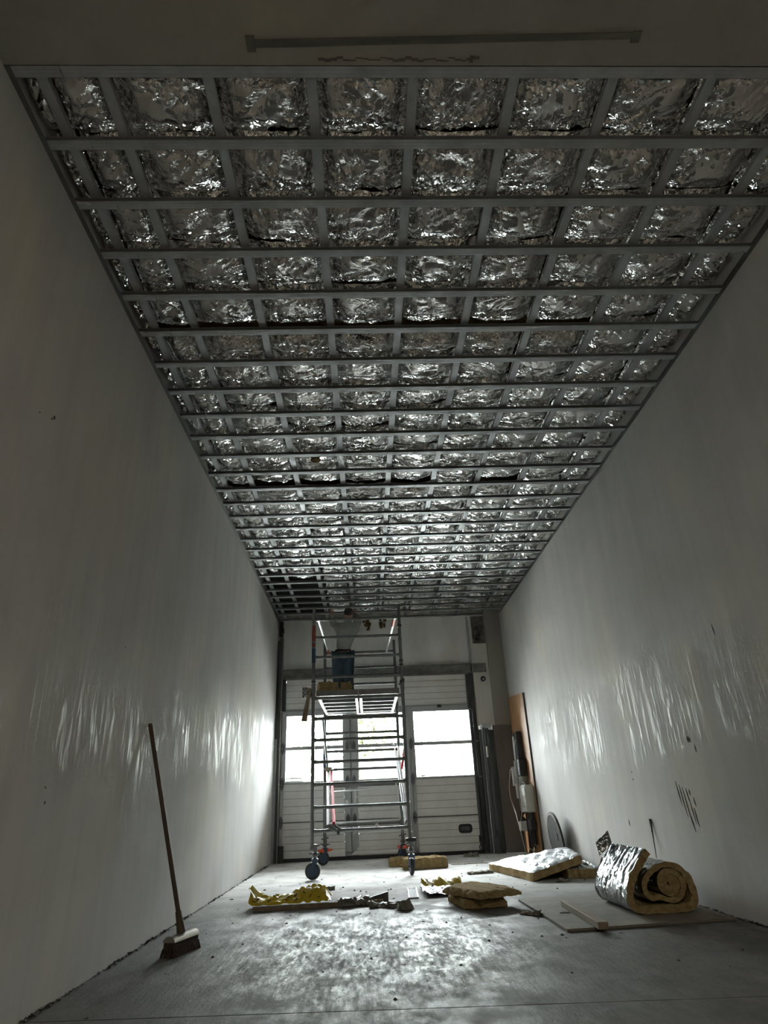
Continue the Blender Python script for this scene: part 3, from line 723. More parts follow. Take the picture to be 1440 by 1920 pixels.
# ------------------------------------------------------------------ things on the deck
ZD = 2.32
def rough_block(name, x0, x1, y0, y1, z0, z1, m, seed, amp=.012, n=(10, 8, 4), mtx=None, parent=None, top=None, topfoil=False, **kw):
    """irregular block of wool: subdivided box with noise"""
    bm = bmesh.new(); nx, ny, nz = n
    V = {}
    def P(i, j, k):
        key = (i, j, k)
        if key not in V:
            u, v, t = i / nx, j / ny, k / nz
            p = Vector((x0 + u * (x1 - x0), y0 + v * (y1 - y0), z0 + t * (z1 - z0)))
            q = p * 14 + Vector((seed * 7.1, 0, 0))
            d = Vector((noise.noise(q), noise.noise(q + Vector((31, 0, 0))), noise.noise(q + Vector((0, 57, 0)))))
            q2 = p * 45 + Vector((seed * 3.1, 5, 0)); d += .5 * Vector((noise.noise(q2), noise.noise(q2 + Vector((31, 0, 0))), noise.noise(q2 + Vector((0, 57, 0)))))
            if k == 0: d.z = abs(d.z) * .2
            p = p + d * amp
            if mtx: p = mtx @ p
            V[key] = bm.verts.new(p)
        return V[key]
    for i in range(nx):
        for j in range(ny):
            for k, fl_ in ((0, 1), (nz, 0)):
                f = bm.faces.new((P(i, j, k), P(i + 1, j, k), P(i + 1, j + 1, k), P(i, j + 1, k)))
                if k == nz and topfoil: f.material_index = 1
    for i in range(nx):
        for k in range(nz):
            for j in (0, ny): bm.faces.new((P(i, j, k), P(i + 1, j, k), P(i + 1, j, k + 1), P(i, j, k + 1)))
    for j in range(ny):
        for k in range(nz):
            for i in (0, nx): bm.faces.new((P(i, j, k), P(i, j + 1, k), P(i, j + 1, k + 1), P(i, j, k + 1)))
    bmesh.ops.recalc_face_normals(bm, faces=bm.faces)
    me = bpy.data.meshes.new(name); bm.to_mesh(me); bm.free(); me.materials.append(MATS[m]); 
    if topfoil: me.materials.append(MATS['foil_loose'])
    me.polygons.foreach_set('use_smooth', [True] * len(me.polygons)); me.set_sharp_from_angle(angle=math.radians(50))
    return link(name, me, parent, **kw)
def rotm(cx, cy, cz, rz=0, rx=0, ry=0):
    return Matrix.Translation((cx, cy, cz)) @ Matrix.Rotation(rz, 4, 'Z') @ Matrix.Rotation(ry, 4, 'Y') @ Matrix.Rotation(rx, 4, 'X')
rough_block('insulation_offcut', -.19, .09, -.12, .12, 0, .15, 'wool', 1, .03, mtx=rotm(-.50, 9.35, ZD, .2), label='crumpled ochre wool offcut on the deck beside the man\'s feet', category='insulation')
rough_block('insulation_offcut', -.07, .07, -.1, .1, 0, .15, 'wool', 2, .02, mtx=rotm(-.28, 9.33, ZD, -.1), label='small upright ochre wool offcut on the deck, right of the crumpled one', category='insulation')
rough_block('insulation_offcut', -.26, .28, -.12, .12, 0, .05, 'wool_dark', 3, .03, mtx=rotm(.17, 10.0, ZD, .1), label='low brown wool offcut lying on the right half of the deck', category='insulation')
def sheet(name, fn, nu, nv, m, parent=None, thick=.004, smooth=True, **kw):
    bm = bmesh.new(); G = [[bm.verts.new(fn(i / nu, j / nv)) for j in range(nv + 1)] for i in range(nu + 1)]
    for i in range(nu):
        for j in range(nv): bm.faces.new((G[i][j], G[i + 1][j], G[i + 1][j + 1], G[i][j + 1]))
    bmesh.ops.recalc_face_normals(bm, faces=bm.faces)
    ex = bmesh.ops.solidify(bm, geom=bm.faces[:], thickness=thick)
    me = bpy.data.meshes.new(name); bm.to_mesh(me); bm.free(); me.materials.append(MATS[m])
    if smooth: me.polygons.foreach_set('use_smooth', [True] * len(me.polygons)); me.set_sharp_from_angle(angle=math.radians(30))
    return link(name, me, parent, **kw)
sheet('foil_scrap', lambda u, v: Vector((-.90 + .15 * u, 9.13 + .2 * u, 2.25 + .15 * v + .02 * noise.noise(Vector((u * 5, v * 5, 2))))) + Vector((0, .04 * noise.noise(Vector((u * 6, v * 6, 0))), 0)), 10, 10, 'foil_loose', label='pale foil scrap hanging off the left edge of the deck', category='foil')
sheet('hanging_strip', lambda u, v: Vector((-.765 - .05 * v - .08 * (1 - u) * (0.4 + .6 * v), 9.10 - .10 * u, 2.36 - .44 * v - .01 * u)), 4, 8, 'cardboard', thick=.012, label='brown strip hanging down at the left side of the deck', category='cardboard')

# ------------------------------------------------------------------ the man on the deck
def skin_obj(name, joints, bones, m, parent, sub=2, root=0):
    """joints: dict name -> (pos, radius)"""
    ks = list(joints); me = bpy.data.meshes.new(name)
    me.from_pydata([joints[k][0] for k in ks], [(ks.index(a), ks.index(b)) for a, b in bones], []); me.update()
    o = bpy.data.objects.new(name, me); COL.objects.link(o)
    md = o.modifiers.new('s', 'SKIN'); md.use_smooth_shade = True
    for i, k in enumerate(ks):
        r = joints[k][1]; r = r if isinstance(r, tuple) else (r, r)
        sv = me.skin_vertices[0].data[i]; sv.radius = r; sv.use_root = (i == root)
    sb = o.modifiers.new('b', 'SUBSURF'); sb.levels = sub; sb.render_levels = sub
    dg = bpy.context.evaluated_depsgraph_get(); m2 = bpy.data.meshes.new_from_object(o.evaluated_get(dg)); m2.name = name
    bpy.data.objects.remove(o); m2.materials.clear(); m2.materials.append(MATS[m]); m2.polygons.foreach_set('use_smooth', [True] * len(m2.polygons))
    return link(name, m2, parent)
PYc = 10.85
mn = thing('person', 'person in grey hoodie and blue jeans on the scaffold deck, arms raised into the ceiling', 'person', (-.37, PYc, ZD))
J = {}
def j(k, x, y, z, r): J[k] = ((x, y, ZD + z), r)
j('pelvis', -.37, PYc, .92, (.13, .10)); j('waist', -.36, PYc, 1.06, (.12, .09)); j('chest', -.31, PYc - .01, 1.28, (.14, .10)); j('neckb', -.27, PYc + .0, 1.42, (.07, .065)); j('neck', -.265, PYc + .04, 1.49, .052)
j('head1', -.265, PYc + .06, 1.555, (.072, .085)); j('head2', -.265, PYc + .05, 1.64, (.075, .09)); j('head3', -.265, PYc + .03, 1.70, .05)
for s, hx, kx, ax_ in (('l', -.46, -.46, -.44), ('r', -.28, -.29, -.25)):
    j('hip' + s, hx, PYc, .85, .095); j('knee' + s, kx, PYc - .03, .47, .065); j('ank' + s, ax_, PYc + .02, .10, .045)
    j('toe' + s, ax_ + (-.02 if s == 'l' else .03), PYc - .12, .05, .035)
# left arm: elbow out, hand up at the foil; right arm reaches up beside the head
j('shl', -.43, PYc + .0, 1.38, .065); j('ell', -.545, PYc + .06, 1.43, .05); j('wrl', -.575, PYc + .16, 1.64, .034); j('hal', -.575, PYc + .18, 1.70, (.038, .02))
j('shr', -.13, PYc + .0, 1.40, .065); j('elr', -.09, PYc + .1, 1.55, .05); j('wrr', -.16, PYc + .24, 1.66, .034); j('har', -.175, PYc + .26, 1.71, (.038, .02))
B = [('pelvis', 'waist'), ('waist', 'chest'), ('chest', 'neckb'), ('neckb', 'neck'), ('neck', 'head1'), ('head1', 'head2'), ('head2', 'head3')]
for s in 'lr': B += [('pelvis', 'hip' + s), ('hip' + s, 'knee' + s), ('knee' + s, 'ank' + s), ('ank' + s, 'toe' + s), ('chest', 'sh' + s), ('sh' + s, 'el' + s), ('el' + s, 'wr' + s), ('wr' + s, 'ha' + s)]
for s, bx in (('l', -.575), ('r', -.175)):
    hb = Vector(J['ha' + s][0])
    for k in range(4):
        o = (k - 1.5) * .019; ln = (.030, .036, .034, .026)[k]
        J[f'f{s}{k}a'] = ((hb.x + o, hb.y + .004, hb.z + .022), .009); J[f'f{s}{k}b'] = ((hb.x + o * 1.1, hb.y + .004, hb.z + .022 + ln), .008); J[f'f{s}{k}c'] = ((hb.x + o * 1.1, hb.y - .012, hb.z + .022 + ln * 1.7), .007)
        B += [('ha' + s, f'f{s}{k}a'), (f'f{s}{k}a', f'f{s}{k}b'), (f'f{s}{k}b', f'f{s}{k}c')]
    sg = 1 if s == 'l' else -1
    J[f't{s}a'] = ((hb.x + sg * .038, hb.y - .01, hb.z - .012), .011); J[f't{s}b'] = ((hb.x + sg * .055, hb.y - .02, hb.z + .018), .009)
    B += [('ha' + s, f't{s}a'), (f't{s}a', f't{s}b')]
skin_obj('body', J, B, 'skin', mn)
def grow(keys, ex):
    return {k: (J[k][0], tuple((r + ex) for r in (J[k][1] if isinstance(J[k][1], tuple) else (J[k][1], J[k][1])))) for k in keys}
hk = ['pelvis', 'waist', 'chest', 'neckb', 'neck', 'shl', 'ell', 'wrl', 'shr', 'elr', 'wrr']
hj = grow(hk, .032); hj['pelvis'] = ((-.37, PYc, ZD + .93), (.19, .155)); hj['waist'] = (hj['waist'][0], (.165, .125)); hj['chest'] = (hj['chest'][0], (.175, .135))
skin_obj('hoodie', hj, [(a, b) for a, b in B if a in hk and b in hk], 'hoodie', mn)
jk = ['pelvis', 'hipl', 'hipr', 'kneel', 'kneer', 'ankl', 'ankr']
skin_obj('jeans', grow(jk, .034), [(a, b) for a, b in B if a in jk and b in jk], 'jeans', mn)
hb = Vector(J['head2'][0])
bm = bmesh.new(); bmesh.ops.create_icosphere(bm, subdivisions=3, radius=1)
for v in list(bm.verts):
    n_ = 1 + .06 * noise.noise(v.co * 4)
    v.co = Vector((v.co.x * .085 * n_, v.co.y * .098 * n_ - .012, v.co.z * .085 * n_ + .018)) + hb
geo = [v for v in bm.verts if v.co.y > hb.y + .055 and v.co.z < hb.z + .03]
bmesh.ops.delete(bm, geom=geo, context='VERTS')
me = bpy.data.meshes.new('hair'); bm.to_mesh(me); bm.free(); me.materials.append(MATS['hair']); link('hair', me, mn)
# simple face towards the far wall
mb = MB(); fx = hb + Vector((0, .088, -.03)); mb.tube([fx + Vector((0, -.02, .03)), fx + Vector((0, .018, 0)), fx + Vector((0, -.01, -.008))], [.006, .012, .006], 8); mb.obj('nose', 'skin', mn, True)
for s in (-1, 1): MB().tube([hb + Vector((s * .074, .01, .005)), hb + Vector((s * .082, -.004, -.03))], [.012, .008], 8).obj('ear', 'skin', mn, True)
for s in 'lr':
    a, t_ = Vector(J['ank' + s][0]), Vector(J['toe' + s][0])
    rough_block('shoe', -.05, .05, -.09, .17, 0, .08, 'black', 4, .004, (6, 8, 3), rotm(a.x, a.y, ZD, math.pi + (.1 if s == 'l' else -.2)), parent=mn)
mb = MB(); mb.lathe([(.142, 0), (.145, .02), (.143, .04)], (0, 0, 0), (0, 0, 1), 20)
mb.v = [(v[0] * 1.02 - .37, v[1] * .82 + PYc, v[2] + ZD + .93) for v in mb.v]; mb.obj('belt', 'black', mn, True)

# ------------------------------------------------------------------ broom against the left wall
br = thing('push_broom', 'wooden push broom leaning on the left wall', 'broom', (-1.30, 5.12, 0))
dvec = Vector((.10, .33, 0)).normalized(); bc = Vector((-1.285, 5.05, 0)); nv = Vector((dvec.y, -dvec.x, 0))
mtx = Matrix(((dvec.x, nv.x, 0, bc.x), (dvec.y, nv.y, 0, bc.y), (0, 0, 1, 0), (0, 0, 0, 1)))
mb = MB(); random.seed(5)
mb.bbox(-.155, .155, -.040, .040, .03, .085, .008, mtx)
for i in range(34):
    for k in range(5):
        x = -.155 + i * .0094; y = -.036 + k * .018; 
        p = mtx @ Vector((x, y, .05)); q = mtx @ Vector((x + random.uniform(-.012, .012) + (x * .08), y * 1.35 + random.uniform(-.006, .006), .002)); mb.tube([p, q], .006, 4)
mb.obj('bristles', 'bristle', br)
mb = MB(); pts = [(-.152, .045 * math.cos(a) , .082 + .036 * math.sin(a)) for a in [math.pi * k / 8 for k in range(9)]]
mb.prism(pts, (.304, 0, 0), mtx); mb.obj('head_cover', 'tin', br, True, label='shiny tin cover of the broom head')
top = Vector((-1.632, 4.955, 1.47)); b0 = bc + Vector((-.005, 0, .115))
d = (top - b0).normalized()
MB().tube([b0, b0 + d * .06, b0 + d * .13], [.032, .024, .020], 12).obj('socket', 'brush_wood', br, True)
MB().tube([b0 + d * .08, top - d * .01, top], [.0155, .0155, .009], 12).obj('handle', 'brush_wood', br, True)

# ------------------------------------------------------------------ right side: chipboard, roll, slabs
mb = MB(); mb.prism([(1.353, 5.07, .002), (2.60, 5.17, .002), (2.64, 6.70, .002), (1.338, 6.54, .002)], (0, 0, .016))
mb.obj('chipboard_sheet', 'chipboard', label='flat wooden sheet lying on the floor under the insulation roll', category='board')
mt = rotm(1.60, 5.50, .019, -.035); mb = MB(); mb.bbox(-.035, .035, -.52, .52, 0, .045, .003, mt)
mb.obj('wooden_batten', 'timber', label='short timber batten lying on the wooden sheet', category='timber')
MB().prism([(1.48, 5.70, .0185), (1.56, 5.69, .0185), (1.57, 5.74, .0185), (1.52, 5.76, .0185)], (0, 0, .004)).obj('wood_chip', 'dark_crumb', label='dark sliver lying on the wooden sheet left of the batten', category='chip')
# the roll: ribbon of wool, foil on its outer side
path = [(2.172, .431), (2.12, .385), (2.075, .33), (2.03, .28), (1.995, .22), (1.972, .16), (1.966, .10), (1.985, .058), (2.03, .046), (2.12, .047), (2.23, .045), (2.34, .045), (2.43, .05), (2.468, .085), (2.470, .15), (2.455, .22), (2.425, .28), (2.37, .325), (2.30, .340), (2.22, .325), (2.15, .285), (2.10, .235), (2.085, .18), (2.105, .125), (2.16, .105)]
cx, cz = 2.295, .205
for k in range(0, 40):
    a = math.radians(215 + k * 26); r = .125 - k * .0029
    if r < .012: break
    path.append((cx + r * math.cos(a), cz + r * .93 * math.sin(a)))
path = [(x, z + .004) for x, z in path]
def ribbon(path, th, ya, yb, nseg, name, parent):
    # resample
    P = [Vector((x, 0, z)) for x, z in path]; out = []
    for i in range(len(P) - 1):
        n = max(1, int((P[i + 1] - P[i]).length / .02))
        for k in range(n): out.append(P[i].lerp(P[i + 1], k / n))
    out.append(P[-1])
    for _ in range(3): out = [out[0]] + [(out[i - 1] + out[i] * 2 + out[i + 1]) / 4 for i in range(1, len(out) - 1)] + [out[-1]]
    nL = len(out); bm = bmesh.new(); In = []; Ou = []
    for j_ in range(nseg + 1):
        y = ya + (yb - ya) * j_ / nseg; ri = []; ro = []
        for i, p in enumerate(out):
            t_ = (out[min(i + 1, nL - 1)] - out[max(i - 1, 0)]).normalized(); nrm = Vector((t_.z, 0, -t_.x))   # right-hand side of travel
            s = i / nL; tt = th * (1.2 if s < .40 else .86)
            e = .006 * noise.noise(Vector((i * .35, y * 9, 3))) + .004 * noise.noise(Vector((i * .9, y * 30, 8)))
            yy = y + (.010 * noise.noise(Vector((i * .5, 1, 4 if j_ == 0 else 9))) if j_ in (0, nseg) else 0)
            e2 = (.010 * (tri(y * 7 + .8 * noise.noise(Vector((i * .12, y * 5, 6)))) ** 2) + .007 * tri(y * 17 + i * .13 + noise.noise(Vector((i * .3, y * 9, 2)))) ** 2) * (1 if 0 < j_ < nseg and i < nL * .5 else 0)
            ri.append(bm.verts.new(p - nrm * (tt / 2 + e) + Vector((0, yy, 0)))); ro.append(bm.verts.new(p + nrm * (tt / 2 + e - e2) + Vector((0, yy, 0))))
        In.append(ri); Ou.append(ro)
    foil = []
    for j_ in range(nseg):
        for i in range(nL - 1):
            bm.faces.new((In[j_][i], In[j_][i + 1], In[j_ + 1][i + 1], In[j_ + 1][i]))
            f = bm.faces.new((Ou[j_][i], Ou[j_][i + 1], Ou[j_ + 1][i + 1], Ou[j_ + 1][i])); f.material_index = 1
    for j_ in (0, nseg):
        for i in range(nL - 1): bm.faces.new((In[j_][i], In[j_][i + 1], Ou[j_][i + 1], Ou[j_][i]))
    for i in (0, nL - 1):
        for j_ in range(nseg): bm.faces.new((In[j_][i], In[j_ + 1][i], Ou[j_ + 1][i], Ou[j_][i]))
    bmesh.ops.recalc_face_normals(bm, faces=bm.faces)
    me = bpy.data.meshes.new(name); bm.to_mesh(me); bm.free(); me.materials.append(MATS['wool']); me.materials.append(MATS['foil_loose'])
    me.polygons.foreach_set('use_smooth', [True] * len(me.polygons)); me.set_sharp_from_angle(angle=math.radians(45))
    return link(name, me, parent)
rl = thing('insulation_roll', 'half-unrolled roll of yellow wool insulation with foil facing on the wooden sheet', 'insulation', (2.25, 5.8, .02))
ribbon(path, .046, 5.45, 6.18, 60, 'wool_layer', rl)
def flapf(u, v):
    x = 2.15 - .10 * (1 - u); z = .40 + .06 * u
    return Vector((2.02 + .13 * u, 6.16 + .05 * v, .36 + .09 * u + .10 * v + .01 * noise.noise(Vector((u * 5, v * 5, 1)))))
sheet('foil_flap', flapf, 8, 6, 'foil_loose', rl, thick=.003)
# foil-topped slab lying half on a second one
Sx = [Vector(p) for p in ((1.80, 7.86, .0), (2.40, 7.97, .14), (2.60, 9.15, .14), (1.55, 9.20, .0))]
def slab(name, C4, th, seed, label, foil=True, amp=.012):
    nx, ny = 30, 36; bm = bmesh.new(); T = []; Bt = []
    for i in range(nx + 1):
        rt, rb = [], []
        for k in range(ny + 1):
            u, v = i / nx, k / ny; p = C4[0].lerp(C4[1], u).lerp(C4[3].lerp(C4[2], u), v)
            e = noise.noise(Vector((u * 6, v * 6, seed))) * amp + noise.noise(Vector((u * 25, v * 18, seed + 3))) * amp * .4
            ex = noise.noise(Vector((u * 9, v * 9, seed + 5))) * .02
            edge = min(u, 1 - u, v, 1 - v); rd = .025 * max(0, 1 - edge * 14) ** 2
            rb.append(bm.verts.new(p + Vector((ex, ex, .004 + (max(0, noise.noise(Vector((u * 7, v * 7, seed)))) * .01)))))
            rt.append(bm.verts.new(p + Vector((ex, ex, th + e - rd + (.03 if foil else .006) * math.sin(math.pi * u) * math.sin(math.pi * v) - min(1, min(u, 1 - u, v, 1 - v) * 9) * (.022 * tri(u * 5 + 1.2 * v + noise.noise(Vector((u * 4, v * 4, 1)))) ** 2 + .012 * tri(v * 7 + u * 9) ** 2 if foil else 0)))))
        T.append(rt); Bt.append(rb)
    for i in range(nx):
        for k in range(ny):
            f = bm.faces.new((T[i][k], T[i + 1][k], T[i + 1][k + 1], T[i][k + 1])); f.material_index = 1 if foil else 0
            bm.faces.new((Bt[i][k], Bt[i][k + 1], Bt[i + 1][k + 1], Bt[i + 1][k]))
    for i in range(nx):
        for k in (0, ny): bm.faces.new((Bt[i][k], Bt[i + 1][k], T[i + 1][k], T[i][k]))
    for k in range(ny):
        for i in (0, nx): bm.faces.new((Bt[i][k], Bt[i][k + 1], T[i][k + 1], T[i][k]))
    bmesh.ops.recalc_face_normals(bm, faces=bm.faces)
    me = bpy.data.meshes.new(name); bm.to_mesh(me); bm.free(); me.materials.append(MATS['wool']); me.materials.append(MATS['foil_dusty'])
    me.polygons.foreach_set('use_smooth', [True] * len(me.polygons)); me.set_sharp_from_angle(angle=math.radians(40))
    return link(name, me, None, label=label, category='insulation')
slab('insulation_slab', Sx, .11, 1, 'thick foil-topped wool slab tilted on the floor near the right wall')
slab('insulation_slab', [Vector(p) for p in ((2.22, 7.98, .0), (2.60, 7.85, .0), (2.63, 9.0, .0), (2.25, 9.05, .0))], .12, 2, 'foil-topped wool slab under the tilted one, against the right wall')
# flat wool batts, centre
slab('wool_batt', [Vector(p) for p in ((.80, 6.22, 0), (1.18, 6.25, 0), (1.14, 6.85, 0), (.72, 6.72, 0))], .07, 3, 'lower yellow wool batt in the centre of the floor', False)
slab('wool_batt', [Vector(p) for p in ((.92, 6.10, .078), (1.32, 6.28, .078), (1.0, 7.05, .078), (.66, 6.62, .078))], .055, 4, 'upper yellow wool batt laid crosswise on another one', False)
slab('wool_batt', [Vector(p) for p in ((.46, 9.72, 0), (1.09, 9.85, 0), (1.05, 10.15, 0), (.48, 10.1, 0))], .13, 5, 'long yellow wool batt on the floor behind the front right caster', False, .02)
slab('wool_batt', [Vector(p) for p in ((.29, 10.22, 0), (.60, 10.25, 0), (.62, 10.65, 0), (.29, 10.7, 0))], .10, 6, 'small yellow wool batt nearest the roller door', False, .025)
# manhole-like disc leaning on the wall
t = thing('metal_disc', 'rusty round metal disc leaning against the right wall', 'disc', (2.55, 9.4, 0))
tilt = Matrix.Translation((2.545, 9.45, .325)) @ Matrix.Rotation(math.radians(-97 + 2), 4, 'Y')
mb = MB(); mb.lathe([(.30, -.012), (.315, -.008), (.32, 0), (.315, .012), (.285, .02), (.275, .012), (.02, .012)], (0, 0, 0), (0, 0, 1), 40)
mb.v = [tuple(tilt @ Vector(v)) for v in mb.v]; mb.obj('plate', 'rust_disc', t, True)
mb = MB(); mb.box(-.045, .045, -.012, .012, .012, .02, ); mb.v = [tuple(tilt @ (Vector(v) + Vector((.02, -.14, 0)))) for v in mb.v]; mb.obj('slot', 'black', t)
mb = MB(); mb.lathe([(.318, -.014), (.325, 0), (.318, .014)], (0, 0, 0), (0, 0, 1), 40); mb.v = [tuple(tilt @ Vector(v)) for v in mb.v]; mb.obj('rim', 'steel_dark', t, True)

# ------------------------------------------------------------------ plywood board with meter and cables
eb = thing('meter_board', 'orange-brown plywood board with meter boxes and cables on the right wall', 'meter board', (2.62, 11.2, 0))
MB().prism([(XR - .022, 10.66, .0), (XR - .022, 11.80, .0), (XR - .022, 11.80, 2.52), (XR - .022, 10.66, 2.43)], (.02, 0, 0)).obj('backboard', 'plywood', eb)
MB().prism([(XR - .027, 10.648, .0), (XR - .027, 10.662, .0), (XR - .027, 10.662, 2.43), (XR - .027, 10.648, 2.43)], (.027, 0, 0)).obj('edge_strip', 'steel_dark', eb)
xb = XR - .022
mb = MB(); mb.bbox(xb - .10, xb, 11.10, 11.30, 1.42, 1.86, .015); mb.obj('fuse_box', 'black', eb, label='tall black fuse box')
mb = MB(); mb.bbox(xb - .11, xb - .02, 11.30, 11.37, 1.40, 1.80, .008)
for k in range(5): mb.box(xb - .115, xb - .10, 11.31, 11.34, 1.45 + k * .07, 1.48 + k * .07)
mb.obj('label_strip', 'white_plastic', eb)
mb = MB(); mb.bbox(xb - .13, xb, 11.0, 11.28, 1.16, 1.42, .01); mb.obj('fuse_box', 'black', eb, label='square black switch box')
mb = MB(); mb.bbox(xb - .135, xb - .03, 11.28, 11.36, 1.18, 1.41, .006); mb.obj('cover_plate', 'cream_plastic', eb)
mb = MB(); mb.bbox(xb - .10, xb, 11.05, 11.30, .86, 1.16, .01); mb.obj('junction_box', 'grey_plastic', eb)
mb = MB(); mb.bbox(xb - .14, xb - .05, 11.52, 11.60, 1.02, 1.32, .006, ); mb.bbox(xb - .12, xb - .04, 11.44, 11.50, .82, 1.05, .006); mb.obj('trunking', 'white_plastic', eb)
mb = MB(); mb.bbox(xb - .15, xb, 10.72, 11.02, .62, 1.02, .02); mm = mb.obj('electricity_meter', 'cream_plastic', eb, label='large cream electricity meter')
mb = MB(); mb.bbox(xb - .155, xb - .01, 11.02, 11.07, .62, 1.0, .006); mb.obj('meter_side', 'white_plastic', mm)
mb = MB(); mb.bbox(xb - .165, xb - .15, 10.70, 10.84, .86, .97, .005); mb.obj('dial_cover', 'white_plastic', mm)
mb = MB(); mb.bbox(xb - .152, xb - .14, 10.74, 11.0, .70, .715, .002); mb.obj('seam', 'grey_plastic', mm)
mb = MB(); mb.bbox(xb - .16, xb - .02, 11.28, 11.42, .34, .48, .01); mb.obj('socket_box', 'white_plastic', eb)
for x, y, z0, z1, r, m in ((-.05, 10.86, .16, .62, .03, 'black'), (-.05, 10.95, .1, .62, .024, 'steel_dark'), (-.05, 11.08, .1, .60, .02, 'brush_wood'), (-.05, 11.18, .05, .62, .02, 'black'), (-.05, 11.25, .0, .9, .016, 'black')):
    MB().tube([(xb + x, y, z1), (xb + x, y, z0)], r, 8).obj('conduit', m, eb, True)
mb = MB(); mb.bbox(xb - .10, xb, 10.82, 10.99, .36, .52, .015); mb.obj('clamp_block', 'black', eb)
mb = MB()
for k in range(4): mb.tube([(xb - .05 - .02 * k, 11.3 + .03 * k, .62), (xb - .10, 11.36 + .03 * k, .56 - .03 * k), (xb - .06, 11.28, .50)], .012, 6)
mb.obj('wire_cluster', 'black', eb, True)
def wire(pts, r, m): MB().tube(pts, r, 6).obj('cable', m, eb, True)
wire([(xb - .08, 11.60, 1.33), (xb - .12, 11.78, 1.28), (xb - .16, 11.84, 1.0), (xb - .16, 11.83, .84), (xb - .12, 11.72, .6), (xb - .10, 11.55, .25), (xb - .08, 11.48, .0)], .007, 'white_plastic')
wire([(xb - .11, 11.12, 1.74), (xb - .14, 11.12, 1.62), (xb - .14, 11.16, 1.40), (xb - .14, 11.18, 1.1), (xb - .14, 11.22, .80), (xb - .12, 11.25, .62), (xb - .14, 11.32, .48)], .007, 'cream_plastic')
wire([(xb - .10, 10.87, 1.02), (xb - .1, 10.95, 1.06), (xb - .12, 11.05, 1.05), (xb - .11, 11.12, .98), (xb - .11, 11.08, 1.14)], .007, 'cream_plastic')
wire([(xb - .06, 10.86, .18), (xb - .09, 10.84, .08), (xb - .12, 10.95, .10), (xb - .11, 11.08, .03)], .018, 'tin')
wire([(xb - .07, 10.90, .40), (xb - .12, 10.82, .30), (xb - .10, 10.80, .16), (xb - .06, 10.86, .12)], .014, 'black')

# ------------------------------------------------------------------ centre floor litter
mt = Matrix.Translation((-.48, 6.73, 0)) @ Matrix.Rotation(.085, 4, 'Z')
mb = MB(); mb.bbox(-.60, .60, -.02, .02, .001, .04, .003, mt); mb.obj('wooden_batten', 'timber', label='long thin timber strip lying under the yellow film', category='timber')
t = thing('yellow_film', 'crumpled yellow packaging film with black print lying on the timber strip', 'plastic film', (-.72, 6.85, 0))
def film(u, v):
    x = -1.12 + .74 * u
    prof = [.13, .06, .04, .05, .05, .055, .07, .10, .10, .12, .10, .03]
    q = u * (len(prof) - 1); i = int(min(q, len(prof) - 2)); f = q - i; hgt = prof[i] * (1 - f) + prof[i + 1] * f
    vv = math.sin(math.pi * min(1, v * 1.05)) ** .7
    cr = .03 * (tri(u * 5 + v * 2.3 + noise.noise(Vector((u * 4, v * 4, 2)))) - .5) + .018 * (tri(u * 9 - v * 6) - .5)
    z = .045 + hgt * vv * 1.05 + cr * (.5 + hgt * 4)
    return Vector((x + .05 * noise.noise(Vector((v * 4, u * 3, 6))), 6.68 + .36 * v + .09 * u + .03 * noise.noise(Vector((u * 7, v * 5, 0))), max(.043, z)))
sheet('film', film, 34, 16, 'yellow_film', t, thick=.0015)
mb = MB(); random.seed(9)
for k in range(26):
    u = random.uniform(.05, .92); v = random.uniform(.03, .35); p = film(u, v); q = film(u + random.uniform(.015, .04), v + random.uniform(-.02, .05)); n_ = (film(u + .01, v) - p).cross(film(u, v + .01) - p).normalized()
    if n_.y > 0: n_ = -n_
    mb.tube([p + n_ * .003, q + n_ * .003], .005, 4)
mb.obj('print', 'print_black', t)
rough_block('film_scrap', -.14, .14, -.06, .07, 0, .055, 'grey_film', 11, .04, (12, 8, 5), rotm(-.14, 6.78, .004, .15), label='crumpled grey film scrap at the end of the timber strip', category='plastic film')
mb = MB(); mb.prism([(-.02, 6.80, .0), (.17, 6.86, 0), (.17, 6.86, .09), (-.02, 6.81, .05)], (-.01, .03, 0)); mb.obj('metal_offcut', 'steel_mid', label='short dark metal offcut standing behind the grey film scrap', category='metal')
rough_block('film_scrap', -.12, .12, -.05, .05, 0, .025, 'grey_film', 12, .03, (12, 6, 3), rotm(.12, 6.60, .002, -.25), label='flat grey film scrap between the timber strip and the small crumpled one', category='plastic film')
rough_block('film_scrap', -.07, .06, -.03, .03, 0, .06, 'grey_film', 13, .03, (8, 6, 4), rotm(.30, 6.40, .002, .2), label='small crumpled grey film scrap, rightmost of the grey ones', category='plastic film')
# drain gully
t = thing('drain_grate', 'small rectangular metal grate lying in the floor left of the foil sheet', 'grate', (.44, 7.4, 0))
mt = rotm(.435, 7.40, .001, -.04)
mb = MB(); mb.box(-.05, -.04, -.38, .38, 0, .012, mt); mb.box(.04, .05, -.38, .38, 0, .012, mt); mb.box(-.05, .05, -.38, -.37, 0, .012, mt); mb.box(-.05, .05, .37, .38, 0, .012, mt); mb.obj('frame', 'galv', t)
for k in range(6): MB().box(-.04 + k * .014, -.034 + k * .014, -.37, .37, 0, .010, mt).obj('bar', 'steel_mid', t)
sheet('foil_sheet', lambda u, v: Vector((.53 + .36 * u, 7.05 + .62 * v, .012 + .035 * (tri(v * 4.5 + u * .6) - .2) * (.4 + .6 * tri(u * 3)) + .01 * noise.noise(Vector((u * 8, v * 8, 3))) + .012)), 20, 24, 'foil_loose', label='crumpled foil sheet on the floor left of the stacked wool batts', category='foil')
